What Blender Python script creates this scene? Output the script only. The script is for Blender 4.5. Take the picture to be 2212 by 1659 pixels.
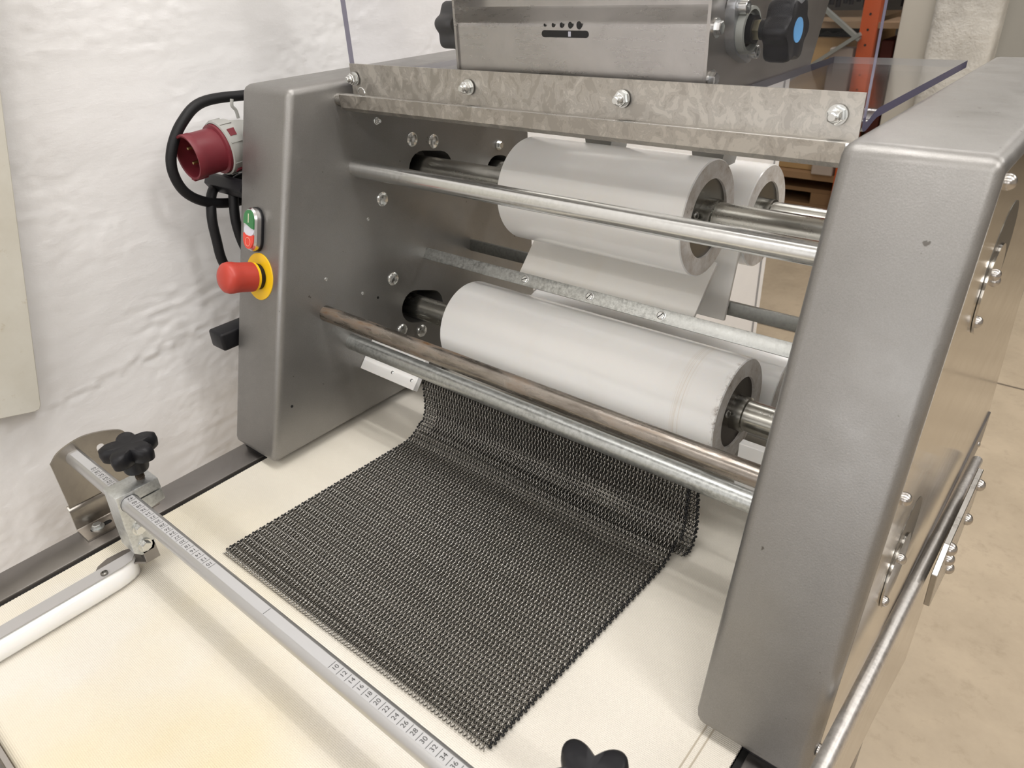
import bpy, bmesh, math, random
from mathutils import Matrix, Vector
random.seed(7)
PI = math.pi
scene = bpy.context.scene
for o in list(bpy.data.objects):
    bpy.data.objects.remove(o)

# ------------------------------------------------------------------ camera
CAM_R = ((0.76620608, 0.64068616, -0.04949224),      # image right, in world axes
         (0.29019792, -0.41371140, -0.86291833),     # image down
         (-0.57333533, 0.64681073, -0.50291399))     # view direction
CAM_C = (0.46331, -0.18726, 0.58168)
cam_data = bpy.data.cameras.new('camera')
cam = bpy.data.objects.new('camera', cam_data)
scene.collection.objects.link(cam)
r, d, f = [Vector(v) for v in CAM_R]
cam.matrix_world = Matrix(((r.x, -d.x, -f.x, CAM_C[0]), (r.y, -d.y, -f.y, CAM_C[1]), (r.z, -d.z, -f.z, CAM_C[2]), (0, 0, 0, 1)))
cam_data.sensor_width = 36.0
cam_data.lens = 1562.86 * 36.0 / 2212.0
cam_data.clip_start = 0.02
cam_data.dof.use_dof = True
cam_data.dof.focus_distance = 0.80
cam_data.dof.aperture_fstop = 15.0
scene.camera = cam

# ------------------------------------------------------------------ world, lights, exposure
scene.view_settings.view_transform = 'Standard'
scene.view_settings.look = 'None'
scene.view_settings.gamma = 1.0
scene.view_settings.use_curve_mapping = False
scene.view_settings.exposure = 0.04
world = bpy.data.worlds.new('world'); scene.world = world
world.use_nodes = True
world.node_tree.nodes['Background'].inputs[0].default_value = (0.90, 0.95, 1.0, 1)
world.node_tree.nodes['Background'].inputs[1].default_value = 0.30

def area(name, loc, size, power, rot=(0, 0, 0), col=(1.0, 0.975, 0.95)):
    l = bpy.data.lights.new(name, 'AREA'); l.shape = 'RECTANGLE'
    l.size, l.size_y = size; l.energy = power; l.color = col
    o = bpy.data.objects.new(name, l); o.location = loc; o.rotation_euler = rot
    scene.collection.objects.link(o)
    return o
# ceiling tube fixtures of the workshop, all hanging at one height
CEIL = 2.15
TUBES = ((0.15, 0.15, 19), (0.15, -1.7, 22), (0.15, 2.2, 20), (2.2, 0.15, 34), (2.2, -1.7, 32), (2.2, 2.2, 32), (2.2, 4.3, 20), (0.15, 4.3, 26))
TUBES += ((-1.3, 3.4, 24),)
for i, (x, y, e) in enumerate(TUBES):
    area('ceiling_tube', (x, y, CEIL), (1.6, 0.55), e * 0.68)
    area('ceiling_tube', (x, y, CEIL - 0.06), (1.5, 0.05), e * 0.32)
# unseen light inferred behind the photographer, added to brighten front faces; no windows built
for x in (-0.3, 1.7):
    area('added_front_light', (x, -3.9, 0.75), (1.5, 1.5), 20, (PI / 2, 0, 0), (0.97, 0.98, 1.0))

# ------------------------------------------------------------------ helpers
W = {}
COL = scene.collection

def reg(o, parent=None, M=None):
    M = M or Matrix.Identity(4)
    COL.objects.link(o)
    W[o.name] = M
    if parent is not None:
        o.parent = parent
        o.matrix_local = W[parent.name].inverted() @ M
    else:
        o.matrix_world = M
    return o

def thing(name, label, cat, loc=(0, 0, 0), group=None):
    o = bpy.data.objects.new(name, None)
    o.empty_display_size = 0.02
    reg(o, None, Matrix.Translation(loc))
    o['label'] = label; o['category'] = cat
    if group: o['group'] = group
    return o

def tag(o, label, cat, group=None):
    o['label'] = label; o['category'] = cat
    if group: o['group'] = group
    return o

def mk(name, bm, mat, parent=None, M=None, smooth=True, angle=35, label=None):
    bmesh.ops.recalc_face_normals(bm, faces=bm.faces)
    me = bpy.data.meshes.new(name)
    bm.to_mesh(me); bm.free()
    return mo(name, me, mat, parent, M, smooth, angle, label)

def mo(name, me, mat, parent=None, M=None, smooth=True, angle=35, label=None):
    if mat is not None and len(me.materials) == 0:
        me.materials.append(mat)
    if smooth:
        for p in me.polygons: p.use_smooth = True
        try: me.set_sharp_from_angle(angle=math.radians(angle))
        except Exception: pass
    o = bpy.data.objects.new(name, me)
    reg(o, parent, M)
    if label: o['label'] = label
    return o

def structure(o):
    o['kind'] = 'structure'
    return o

def box(bm, lo, hi):
    vs = [bm.verts.new((x, y, z)) for x in (lo[0], hi[0]) for y in (lo[1], hi[1]) for z in (lo[2], hi[2])]
    for q in ((0, 1, 3, 2), (4, 6, 7, 5), (0, 4, 5, 1), (2, 3, 7, 6), (0, 2, 6, 4), (1, 5, 7, 3)):
        bm.faces.new([vs[i] for i in q])
    return vs

def bevel(bm, r, seg=3, edges=None):
    bmesh.ops.bevel(bm, geom=edges or list(bm.edges), offset=r, segments=seg, profile=0.5, affect='EDGES')

def rbox(lo, hi, r=0.001, seg=2):
    bm = bmesh.new(); box(bm, lo, hi); bevel(bm, r, seg); return bm

def prism(bm, poly, a0, a1, axis='x'):
    """extrude a 2D polygon along an axis; poly in the two remaining axes (in xyz order)"""
    def P(u, v, a):
        return {'x': (a, u, v), 'y': (u, a, v), 'z': (u, v, a)}[axis]
    A = [bm.verts.new(P(u, v, a0)) for u, v in poly]
    B = [bm.verts.new(P(u, v, a1)) for u, v in poly]
    n = len(poly)
    bm.faces.new(A); bm.faces.new(B[::-1])
    for i in range(n):
        bm.faces.new((A[i], B[i], B[(i + 1) % n], A[(i + 1) % n]))
    return A + B

def frame_to(dirv):
    zv = Vector(dirv).normalized()
    up = Vector((0, 0, 1)) if abs(zv.z) < 0.95 else Vector((0, 1, 0))
    xv = up.cross(zv).normalized(); yv = zv.cross(xv)
    return Matrix((xv, yv, zv)).transposed().to_4x4()

def at(p, dirv, roll=0):
    return Matrix.Translation(p) @ frame_to(dirv) @ Matrix.Rotation(roll, 4, 'Z')

def lathe(bm, prof, seg=32, M=None):
    """prof = [(radius, height)...] along local z"""
    rings = []
    for rr, h in prof:
        if rr < 1e-6:
            rings.append([bm.verts.new((0, 0, h))])
        else:
            rings.append([bm.verts.new((rr * math.cos(2 * PI * i / seg), rr * math.sin(2 * PI * i / seg), h)) for i in range(seg)])
    for a, b in zip(rings, rings[1:]):
        for i in range(seg):
            j = (i + 1) % seg
            if len(a) == 1 and len(b) == 1: continue
            if len(a) == 1: bm.faces.new((a[0], b[i], b[j]))
            elif len(b) == 1: bm.faces.new((a[i], a[j], b[0]))
            else: bm.faces.new((a[i], a[j], b[j], b[i]))
    if M is not None:
        vs = [v for rg in rings for v in rg]
        bmesh.ops.transform(bm, matrix=M, verts=vs)
    return bm

def cylM(p0, p1):
    p0 = Vector(p0); p1 = Vector(p1)
    return at(p0, p1 - p0), (p1 - p0).length

def cyl(bm, p0, p1, rad, seg=24, ch=0.0):
    M, L = cylM(p0, p1)
    if ch: prof = [(0, 0), (rad - ch, 0), (rad, ch), (rad, L - ch), (rad - ch, L), (0, L)]
    else: prof = [(0, 0), (rad, 0), (rad, L), (0, L)]
    return lathe(bm, prof, seg, M)

def tube(bm, pts, rad, seg=6, cap=True):
    pts = [Vector(p) for p in pts]
    rings = []
    prevx = None
    for i, p in enumerate(pts):
        t = (pts[min(i + 1, len(pts) - 1)] - pts[max(i - 1, 0)]).normalized()
        if prevx is None:
            ref = Vector((0, 0, 1)) if abs(t.z) < 0.9 else Vector((0, 1, 0))
            xv = (ref - t * ref.dot(t)).normalized()
        else:
            xv = (prevx - t * prevx.dot(t)).normalized()
        prevx = xv; yv = t.cross(xv)
        rings.append([bm.verts.new(p + (xv * math.cos(2 * PI * k / seg) + yv * math.sin(2 * PI * k / seg)) * rad) for k in range(seg)])
    for a, b in zip(rings, rings[1:]):
        for k in range(seg):
            bm.faces.new((a[k], a[(k + 1) % seg], b[(k + 1) % seg], b[k]))
    if cap:
        bm.faces.new(rings[0][::-1]); bm.faces.new(rings[-1])
    return bm

def spline(pts, n=8):
    """Catmull-Rom through the points"""
    P = [Vector(p) for p in pts]
    P = [2 * P[0] - P[1]] + P + [2 * P[-1] - P[-2]]
    out = []
    for i in range(1, len(P) - 2):
        a, b, c, e = P[i - 1], P[i], P[i + 1], P[i + 2]
        for k in range(n):
            t = k / n
            out.append(0.5 * ((2 * b) + (c - a) * t + (2 * a - 5 * b + 4 * c - e) * t * t + (3 * b - a - 3 * c + e) * t ** 3))
    out.append(P[-2])
    return out

def stadium(cx, cy, L, H, tilt=0.0, n=10):
    pts = []
    h = H / 2; e = L / 2 - h
    for k in range(n + 1):
        a = -PI / 2 + PI * k / n
        pts.append((e + h * math.cos(a), h * math.sin(a)))
    for k in range(n + 1):
        a = PI / 2 + PI * k / n
        pts.append((-e + h * math.cos(a), h * math.sin(a)))
    c, s = math.cos(tilt), math.sin(tilt)
    return [(cx + u * c - v * s, cy + u * s + v * c) for u, v in pts]

def cut(obj, cutter_bms):
    """subtract closed cutters from a mesh object and keep the result as plain mesh"""
    cutters = []
    for bm in cutter_bms:
        bmesh.ops.recalc_face_normals(bm, faces=bm.faces)
        me = bpy.data.meshes.new('c'); bm.to_mesh(me); bm.free()
        c = bpy.data.objects.new('c', me); COL.objects.link(c)
        c.matrix_world = Matrix.Identity(4)
        m = obj.modifiers.new('b', 'BOOLEAN'); m.operation = 'DIFFERENCE'; m.object = c; m.solver = 'EXACT'
        cutters.append(c)
    dg = bpy.context.evaluated_depsgraph_get(); dg.update()
    me2 = bpy.data.meshes.new_from_object(obj.evaluated_get(dg))
    obj.modifiers.clear()
    old = obj.data; obj.data = me2
    for c in cutters:
        m = c.data; bpy.data.objects.remove(c); bpy.data.meshes.remove(m)
    for p in me2.polygons: p.use_smooth = True
    me2.set_sharp_from_angle(angle=math.radians(35))
    return obj

# ------------------------------------------------------------------ materials
def S(nt, kind, **kw):
    n = nt.nodes.new(kind)
    for k, v in kw.items(): setattr(n, k, v)
    return n

class Mat:
    def __init__(s, name, col, rough=0.5, metal=0.0, **kw):
        s.m = bpy.data.materials.new(name); s.m.use_nodes = True
        s.nt = s.m.node_tree; s.b = s.nt.nodes['Principled BSDF']
        s.b.inputs['Base Color'].default_value = (*col, 1)
        s.b.inputs['Roughness'].default_value = rough
        s.b.inputs['Metallic'].default_value = metal
        for k, v in kw.items(): s.b.inputs[k.replace('_', ' ')].default_value = v
        s.tc = S(s.nt, 'ShaderNodeTexCoord')
        s.h = None
    def L(s, a, b): s.nt.links.new(a, b)
    def mapped(s, scale=(1, 1, 1), rot=(0, 0, 0)):
        mp = S(s.nt, 'ShaderNodeMapping'); mp.inputs['Scale'].default_value = scale; mp.inputs['Rotation'].default_value = rot
        s.L(s.tc.outputs['Object'], mp.inputs['Vector']); return mp.outputs[0]
    def noise(s, scale, detail=3, rough=0.6, vec=None, stretch=None, dist=0.0):
        n = S(s.nt, 'ShaderNodeTexNoise'); n.inputs['Scale'].default_value = scale
        n.inputs['Detail'].default_value = detail; n.inputs['Roughness'].default_value = rough; n.inputs['Distortion'].default_value = dist
        s.L(vec or (s.mapped(stretch) if stretch else s.tc.outputs['Object']), n.inputs['Vector'])
        return n.outputs['Fac']
    def ramp(s, fac, stops):
        r = S(s.nt, 'ShaderNodeValToRGB')
        e = r.color_ramp.elements
        while len(e) < len(stops): e.new(0.5)
        for el, (p, c) in zip(e, stops):
            el.position = p; el.color = (*c, 1) if len(c) == 3 else c
        s.L(fac, r.inputs[0]); return r.outputs[0]
    def val(s, fac, p0, p1, v0, v1):
        r = S(s.nt, 'ShaderNodeMapRange'); r.inputs[1].default_value = p0; r.inputs[2].default_value = p1
        r.inputs[3].default_value = v0; r.inputs[4].default_value = v1
        s.L(fac, r.inputs[0]); return r.outputs[0]
    def mix(s, fac, a, b, mode='MIX'):
        n = S(s.nt, 'ShaderNodeMix', data_type='RGBA', blend_type=mode)
        for sock, v in ((n.inputs[0], fac), (n.inputs[6], a), (n.inputs[7], b)):
            if isinstance(v, (int, float)): sock.default_value = v
            elif isinstance(v, tuple): sock.default_value = (*v, 1)
            else: s.L(v, sock)
        return n.outputs[2]
    def math(s, op, a, b=0.0):
        n = S(s.nt, 'ShaderNodeMath', operation=op)
        for sock, v in ((n.inputs[0], a), (n.inputs[1], b)):
            if isinstance(v, (int, float)): sock.default_value = v
            else: s.L(v, sock)
        return n.outputs[0]
    def color(s, sock): s.L(sock, s.b.inputs['Base Color'])
    def rough(s, sock): s.L(sock, s.b.inputs['Roughness'])
    def bump(s, sock, strength=0.3, dist=0.001):
        n = S(s.nt, 'ShaderNodeBump'); n.inputs['Strength'].default_value = strength; n.inputs['Distance'].default_value = dist
        s.L(sock, n.inputs['Height'])
        if s.h is not None: s.L(s.h, n.inputs['Normal'])
        s.h = n.outputs[0]; s.L(s.h, s.b.inputs['Normal'])
        return s

def plain(name, col, rough=0.5, metal=0.0, **kw):
    return Mat(name, col, rough, metal, **kw).m

def m_paint():
    m = Mat('silver_hammer_paint', (0.30, 0.295, 0.285), 0.42, 0.8)
    n = m.noise(1400, 2); n2 = m.noise(9, 4)
    c = m.ramp(n2, [(0.25, (0.235, 0.228, 0.218)), (0.75, (0.275, 0.268, 0.258))])
    c = m.mix(m.val(n, 0.35, 0.75, 0, 0.35), c, (0.38, 0.37, 0.355))
    m.color(m.mix(m.val(m.noise(95, 3, 0.5), 0.735, 0.76, 0, 0.7), c, (0.07, 0.06, 0.05)))
    m.rough(m.val(m.noise(30, 4), 0.3, 0.7, 0.36, 0.48))
    m.bump(m.noise(700, 2), 0.25, 0.0004)
    return m.m

def m_stainless(name='brushed_stainless', col=(0.475, 0.46, 0.435), rough=0.27, stretch=(2, 40, 220), blot=0.6):
    m = Mat(name, col, rough, 1.0)
    b = m.noise(14, 6, 0.7, dist=0.6)
    c2 = tuple(v * 0.80 for v in col); c3 = tuple(min(1, v * 1.10) for v in col)
    c = m.ramp(b, [(0.35, c2), (0.55, col), (0.7, c3)])
    m.color(m.mix(blot, col, c))
    br = m.noise(1.0, 4, 0.7, stretch=stretch)
    m.rough(m.math('ADD', m.val(br, 0.3, 0.7, rough - 0.025, rough + 0.025), m.val(b, 0.4, 0.65, 0.0, 0.05)))
    return m.m

def m_stained():
    m = Mat('water_stained_stainless', (0.55, 0.52, 0.48), 0.3, 1.0)
    b = m.noise(85, 7, 0.62, stretch=(1, 1, 0.8), dist=0.8)
    big = m.noise(7, 3)
    e = m.ramp(m.math('ADD', m.math('MULTIPLY', b, 0.75), m.math('MULTIPLY', big, 0.25)), [(0.45, (0.39, 0.37, 0.34)), (0.485, (0.47, 0.445, 0.41)), (0.53, (0.43, 0.41, 0.38)), (0.57, (0.53, 0.505, 0.465))])
    m.color(e)
    m.rough(m.val(b, 0.4, 0.6, 0.34, 0.5))
    return m.m

def m_galv(name='galvanised_steel', col=(0.56, 0.575, 0.57), spots=0.5, rough=0.36):
    m = Mat(name, col, rough, 0.95)
    v = m.noise(220, 5, 0.7)
    big = m.noise(12, 3, 0.6)
    c = m.ramp(v, [(0.36, tuple(x * 0.62 for x in col)), (0.5, col), (0.66, tuple(min(1, x * 1.35) for x in col))])
    c = m.mix(m.val(big, 0.4, 0.65, spots * 0.4, spots), col, c)
    m.color(c)
    m.rough(m.val(v, 0.35, 0.65, rough - 0.06 * spots, rough + 0.14 * spots))
    m.bump(v, 0.06 * spots, 0.0003)
    return m.m

def m_rusty():
    m = Mat('rusty_steel', (0.4, 0.36, 0.32), 0.35, 0.9)
    v = m.noise(60, 6, 0.7, stretch=(0.22, 1, 1)); b = m.noise(9, 4, 0.6, stretch=(0.6, 2, 2))
    mask = m.val(m.math('MULTIPLY', v, b), 0.22, 0.33, 0, 1)
    m.color(m.mix(mask, m.ramp(v, [(0.3, (0.15, 0.13, 0.11)), (0.6, (0.36, 0.33, 0.295))]), (0.13, 0.07, 0.028)))
    m.L(m.val(mask, 0, 1, 0.95, 0.2), m.b.inputs['Metallic'])
    m.rough(m.val(mask, 0, 1, 0.27, 0.6))
    m.bump(v, 0.1, 0.0005)
    return m.m

def m_uhmw(name='white_plastic', col=(0.86, 0.855, 0.84), rough=0.17, dirt=0.15, ring=None):
    m = Mat(name, col, rough)
    n = m.noise(5, 5, 0.6, stretch=(3, 1, 1))
    c = m.mix(m.val(n, 0.5, 0.8, 0, dirt), col, (0.70, 0.62, 0.50))
    if ring:        # brown rub marks running round a roller
        sx = S(m.nt, 'ShaderNodeSeparateXYZ'); m.L(m.tc.outputs['Object'], sx.inputs[0])
        d = m.math('ABSOLUTE', m.math('SUBTRACT', sx.outputs['X'], ring))
        lines = m.noise(1.0, 3, 0.6, stretch=(900, 6, 6))
        k = m.math('MULTIPLY', m.val(d, 0.002, 0.009, 1.0, 0.0), m.val(lines, 0.42, 0.62, 0.0, 0.5))
        e = m.math('MULTIPLY', m.val(sx.outputs['X'], 0.196, 0.2035, 0.0, 1.0), m.val(m.noise(140, 4, 0.7), 0.5, 0.66, 0.0, 0.8))
        c = m.mix(e, m.mix(k, c, (0.62, 0.50, 0.36)), (0.16, 0.10, 0.06))
    m.color(c)
    m.b.inputs['Subsurface Weight'].default_value = 0.25
    m.b.inputs['Subsurface Radius'].default_value = (0.006, 0.005, 0.004)
    return m.m

def m_sleeve_end():
    m = Mat('scuffed_plastic_end', (0.62, 0.57, 0.52), 0.45)
    n = m.noise(60, 7, 0.75)
    m.color(m.ramp(n, [(0.28, (0.12, 0.075, 0.05)), (0.38, (0.70, 0.64, 0.58)), (0.6, (0.88, 0.85, 0.82))]))
    return m.m

def m_belt():
    m = Mat('cream_belt_fabric', (0.78, 0.72, 0.60), 0.75)
    sx = S(m.nt, 'ShaderNodeSeparateXYZ'); m.L(m.tc.outputs['Object'], sx.inputs[0])
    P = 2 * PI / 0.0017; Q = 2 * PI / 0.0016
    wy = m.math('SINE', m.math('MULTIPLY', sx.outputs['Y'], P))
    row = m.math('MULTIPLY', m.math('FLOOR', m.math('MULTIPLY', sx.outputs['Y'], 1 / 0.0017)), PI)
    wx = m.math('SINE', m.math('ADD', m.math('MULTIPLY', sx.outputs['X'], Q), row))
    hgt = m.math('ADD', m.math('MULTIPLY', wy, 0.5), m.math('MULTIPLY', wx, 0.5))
    stain = m.noise(3.2, 4, 0.5, stretch=(1.0, 0.8, 1))
    # stains sit on the infeed end of the belt (low y), fading towards the rollers
    infeed = m.val(sx.outputs['Y'], -0.05, 0.16, 1.0, 0.15)
    mask = m.math('MULTIPLY', m.val(stain, 0.42, 0.66, 0.0, 1.0), infeed)
    base = m.mix(mask, (0.755, 0.715, 0.64), (0.745, 0.655, 0.455))
    dark = m.val(hgt, -0.9, 0.5, 0.92, 1.0)  # painted shade: weave grooves darkened in the base colour
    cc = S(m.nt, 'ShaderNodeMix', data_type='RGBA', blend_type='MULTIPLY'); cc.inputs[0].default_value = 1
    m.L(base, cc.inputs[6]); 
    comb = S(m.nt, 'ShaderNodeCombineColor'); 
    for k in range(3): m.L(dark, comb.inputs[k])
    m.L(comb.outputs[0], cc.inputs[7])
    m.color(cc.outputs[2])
    m.bump(hgt, 0.5, 0.0004)
    return m.m

def m_wall():
    m = Mat('white_plaster', (0.86, 0.855, 0.855), 0.8)
    b = m.noise(150, 6, 0.65, stretch=(1, 0.5, 1.3))
    m.bump(b, 0.35, 0.0012)
    m.color(m.ramp(m.noise(6, 4), [(0.3, (0.84, 0.835, 0.835)), (0.7, (0.875, 0.87, 0.87))]))
    return m.m

def m_floor():
    m = Mat('beige_concrete', (0.46, 0.39, 0.30), 0.5)
    n = m.noise(3.2, 8, 0.65); k = m.noise(25, 6, 0.7)
    c = m.ramp(n, [(0.3, (0.34, 0.275, 0.195)), (0.6, (0.44, 0.36, 0.26))])
    m.color(m.mix(m.val(k, 0.55, 0.75, 0, 0.35), c, (0.24, 0.19, 0.13)))
    m.rough(m.val(k, 0.3, 0.7, 0.4, 0.65))
    m.bump(k, 0.1, 0.002)
    return m.m

def m_rough_stone():
    m = Mat('whitewashed_stone', (0.62, 0.60, 0.55), 0.9)
    n = m.noise(7, 8, 0.65)
    m.color(m.ramp(n, [(0.3, (0.48, 0.46, 0.42)), (0.6, (0.68, 0.66, 0.61))]))
    m.bump(n, 0.8, 0.03)
    return m.m

def m_clear(name='clear_polycarbonate', ior=1.22, rg=0.04):
    m = Mat(name, (0.93, 0.93, 0.97), 0.03)
    m.b.inputs['IOR'].default_value = 1.45
    out = m.nt.nodes['Material Output']
    tr = S(m.nt, 'ShaderNodeBsdfTransparent'); tr.inputs[0].default_value = (0.975, 0.975, 0.985, 1)
    gl = S(m.nt, 'ShaderNodeBsdfGlossy'); gl.inputs['Roughness'].default_value = rg
    fr = S(m.nt, 'ShaderNodeFresnel'); fr.inputs[0].default_value = ior
    mx = S(m.nt, 'ShaderNodeMixShader')
    m.L(fr.outputs[0], mx.inputs[0]); m.L(tr.outputs[0], mx.inputs[1]); m.L(gl.outputs[0], mx.inputs[2])
    m.L(mx.outputs[0], out.inputs[0])
    return m.m

def m_board():
    m = Mat('yellowed_plastic_board', (0.66, 0.64, 0.56), 0.4)
    n = m.noise(6, 6, 0.65); k = m.noise(60, 5, 0.7)
    c = m.ramp(n, [(0.35, (0.60, 0.575, 0.50)), (0.65, (0.69, 0.675, 0.61))])
    m.color(m.mix(m.val(k, 0.62, 0.75, 0, 0.5), c, (0.42, 0.33, 0.20)))
    return m.m

PAINT = m_paint()
STEEL = m_stainless()
PANEL = m_stainless('polished_side_panel', (0.60, 0.57, 0.52), 0.13, (2, 6, 60), 0.25)
STAIN = m_stained()
GALV = m_galv(col=(0.46, 0.475, 0.465), spots=0.75, rough=0.33)
ZINC = m_galv('bright_zinc', (0.70, 0.71, 0.70), 0.25, 0.22)
BARGALV = m_galv('mottled_galvanised_bar', (0.55, 0.56, 0.54), 0.95, 0.42)
CASTZ = m_galv('cast_zinc', (0.62, 0.64, 0.64), 0.6, 0.4)
RUST = m_rusty()
UHMW = m_uhmw()
UHMWRING = m_uhmw('rubbed_white_plastic', ring=0.158)
SCRAPER = m_uhmw('scraper_plastic', (0.74, 0.72, 0.68), 0.4, 0.4)
SLEEVE_END = m_sleeve_end()
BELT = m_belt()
WALL = m_wall()
FLOOR = m_floor()
STONE = m_rough_stone()
CLEAR = m_clear()
CLEAR2 = m_clear('scuffed_polycarbonate', 1.42, 0.12)
BOARD = m_board()
SHAFT = m_stainless('steel_shaft', (0.42, 0.415, 0.38), 0.24, (3, 60, 60), 0.5)
DARKSTEEL = m_stainless('dark_steel', (0.24, 0.235, 0.22), 0.32, (3, 60, 60), 0.5)
BRACKET = m_stainless('tarnished_steel', (0.40, 0.37, 0.335), 0.3, (4, 4, 4), 0.8)
RAIL = m_stainless('grey_steel_rail', (0.30, 0.285, 0.275), 0.36, (20, 1, 20), 0.4)
WIRE = plain('blackened_wire', (0.34, 0.33, 0.31), 0.22, 1.0)
WIREDARK = plain('blackened_wire_end', (0.03, 0.03, 0.03), 0.35, 0.7)
BLACK = plain('black_plastic', (0.008, 0.008, 0.010), 0.42, Specular_IOR_Level=0.3)
GREYKNOB = plain('charcoal_plastic', (0.022, 0.022, 0.025), 0.5)
RUBBER = plain('black_rubber', (0.009, 0.009, 0.010), 0.5, Specular_IOR_Level=0.3)
BLACKGAP = plain('black_gap_strip', (0.006, 0.006, 0.006), 0.7)
HOLE = plain('dark_hole', (0.008, 0.008, 0.008), 0.9)
REDPLUG = plain('plug_red', (0.17, 0.020, 0.030), 0.45)
GREYPLUG = plain('plug_grey', (0.36, 0.36, 0.34), 0.5)
BRASS = plain('brass', (0.55, 0.43, 0.22), 0.25, 1.0)
RED = plain('signal_red', (0.47, 0.05, 0.032), 0.42)
YELLOW = plain('signal_yellow', (0.85, 0.52, 0.01), 0.4)
GREEN = plain('key_green', (0.035, 0.19, 0.06), 0.35)
KEYRED = plain('key_red', (0.72, 0.06, 0.035), 0.35)
LENS = plain('white_lens', (0.62, 0.63, 0.70), 0.3)
SCREW = plain('domed_screw_steel', (0.50, 0.48, 0.46), 0.26, 1.0)
CHROME = plain('satin_chrome', (0.72, 0.72, 0.73), 0.25, 1.0)
BLUECAP = plain('blue_cap', (0.13, 0.38, 0.72), 0.4)
BLUEEDGE = plain('blue_tinted_edge', (0.085, 0.08, 0.15), 0.15)
PALEEDGE = plain('pale_sheet_edge', (0.22, 0.21, 0.30), 0.2)
ALU = plain('anodised_aluminium', (0.50, 0.50, 0.50), 0.33, 0.75)
PAPER = plain('scale_label', (0.46, 0.46, 0.465), 0.42)
INK = plain('black_ink', (0.01, 0.01, 0.01), 0.6)
PRINTWHITE = plain('pale_print', (0.75, 0.72, 0.55), 0.5)
PRINTPINK = plain('pale_red_print', (0.80, 0.30, 0.22), 0.5)
ORANGE = plain('rack_orange', (0.62, 0.105, 0.02), 0.45)
GREYSTEEL = plain('grey_brace', (0.30, 0.31, 0.28), 0.5, 0.3)
CARD = plain('cardboard', (0.45, 0.29, 0.13), 0.8)
CARD2 = plain('pale_board', (0.42, 0.35, 0.30), 0.7)
WOOD = plain('brown_board', (0.30, 0.18, 0.09), 0.7)
REDBOX = plain('dark_red_carton', (0.09, 0.018, 0.012), 0.5)
BLACKBAG = plain('black_sheeting', (0.01, 0.01, 0.01), 0.3)
CREAMCOL = plain('cream_paint', (0.55, 0.52, 0.46), 0.6)

# ------------------------------------------------------------------ dimensions (metres, belt surface at z = 0)
XLo, XLi, XRi, XRo = -0.409, -0.3094, 0.3094, 0.409
YFT, YFB, ZT, ZB = 0.327, 0.1928, 0.469, 0.012
KS = (YFT - YFB) / (ZT - ZB)
FZ = -0.90            # floor
CZ = 2.30             # ceiling
def yfront(z): return YFB + (z - ZB) * KS

# ------------------------------------------------------------------ the room
WX = -0.56
def grid_quad(name, pts, mat):
    bm = bmesh.new(); bm.faces.new([bm.verts.new(p) for p in pts])
    return structure(mk(name, bm, mat, smooth=False))
bm = bmesh.new(); box(bm, (-3.5, -4, FZ - 0.1), (5, 8, FZ)); fl = structure(mk('floor', bm, FLOOR, smooth=False))
bm = bmesh.new(); box(bm, (-3.5, -4, CZ), (5, 8, CZ + 0.1)); structure(mk('ceiling', bm, plain('ceiling_white', (0.72, 0.71, 0.69), 0.8), smooth=False))
def steps(a, b, d):
    n = max(1, round((b - a) / d)); return [a + (b - a) * k / n for k in range(n)]
ysw = steps(-4, -0.3, 0.2) + steps(-0.3, 1.1, 0.0042) + steps(1.1, 2.54, 0.05) + [2.54]
zsw = steps(FZ, -0.12, 0.1) + steps(-0.12, 0.66, 0.0042) + steps(0.66, CZ, 0.1) + [CZ]
from mathutils import noise as mn
def plaster(y, z):
    p = Vector((y * 1.0, z * 1.0, 3.1))
    h = 0.0030 * mn.fractal(Vector((y * 3.0, z * 5.0, 1.0)), 1.0, 2.0, 3)
    rough = mn.noise(Vector((y * 6, z * 8, 9.0)))
    tr = mn.noise(Vector((y * 14 + 5 * mn.noise(Vector((y * 3, z * 3, 0))), z * 55, 4.0)))
    h += 0.0009 * tr * (0.5 + 0.5 * max(0, rough) * 2)
    h += 0.0008 * mn.noise(Vector((y * 60, z * 90, 2.0))) * (1.0 if rough > 0.05 else 0.3)
    h += 0.0008 * mn.noise(Vector((y * 130, z * 170, 5.0))) * (1.0 if rough > 0.12 else 0.2)
    # horizontal plaster seam with a broken lip, and a scuffed patch above it
    zs = 0.098 + 0.115 * (y - 0.07) * (1 if y > 0.07 else 0.3) - 0.05 * max(0, y - 0.33) + 0.006 * mn.noise(Vector((y * 18, 0, 7.0))) + 0.004 * mn.noise(Vector((y * 55, 0, 3.0)))
    d = z - zs
    h += 0.0022 / (1 + math.exp(max(-40, min(40, -d / 0.0016)))) * (0.55 + 0.6 * mn.noise(Vector((y * 9, 2.0, 0))))
    h += 0.0032 * math.exp(-(d / 0.011) ** 2) * mn.noise(Vector((y * 70, z * 120, 11.0)))
    g = math.exp(-((y - 0.24) / 0.09) ** 2 - ((z - 0.165) / 0.028) ** 2)
    h += 0.0030 * g * mn.noise(Vector((y * 45, z * 130, 21.0)))
    return h
VW = [[(WX - 0.001 + plaster(y, z), y, z) for z in zsw] for y in ysw]
nz = len(zsw); verts = [v for row in VW for v in row]
faces = [(i * nz + j, (i + 1) * nz + j, (i + 1) * nz + j + 1, i * nz + j + 1) for i in range(len(ysw) - 1) for j in range(nz - 1)]
k0 = len(verts)
verts += [(WX - 0.25, y, z) for y in (-4, 2.54) for z in (FZ, CZ)]
a, bq, c, dq = 0, nz - 1, (len(ysw) - 1) * nz, len(ysw) * nz - 1
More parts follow.
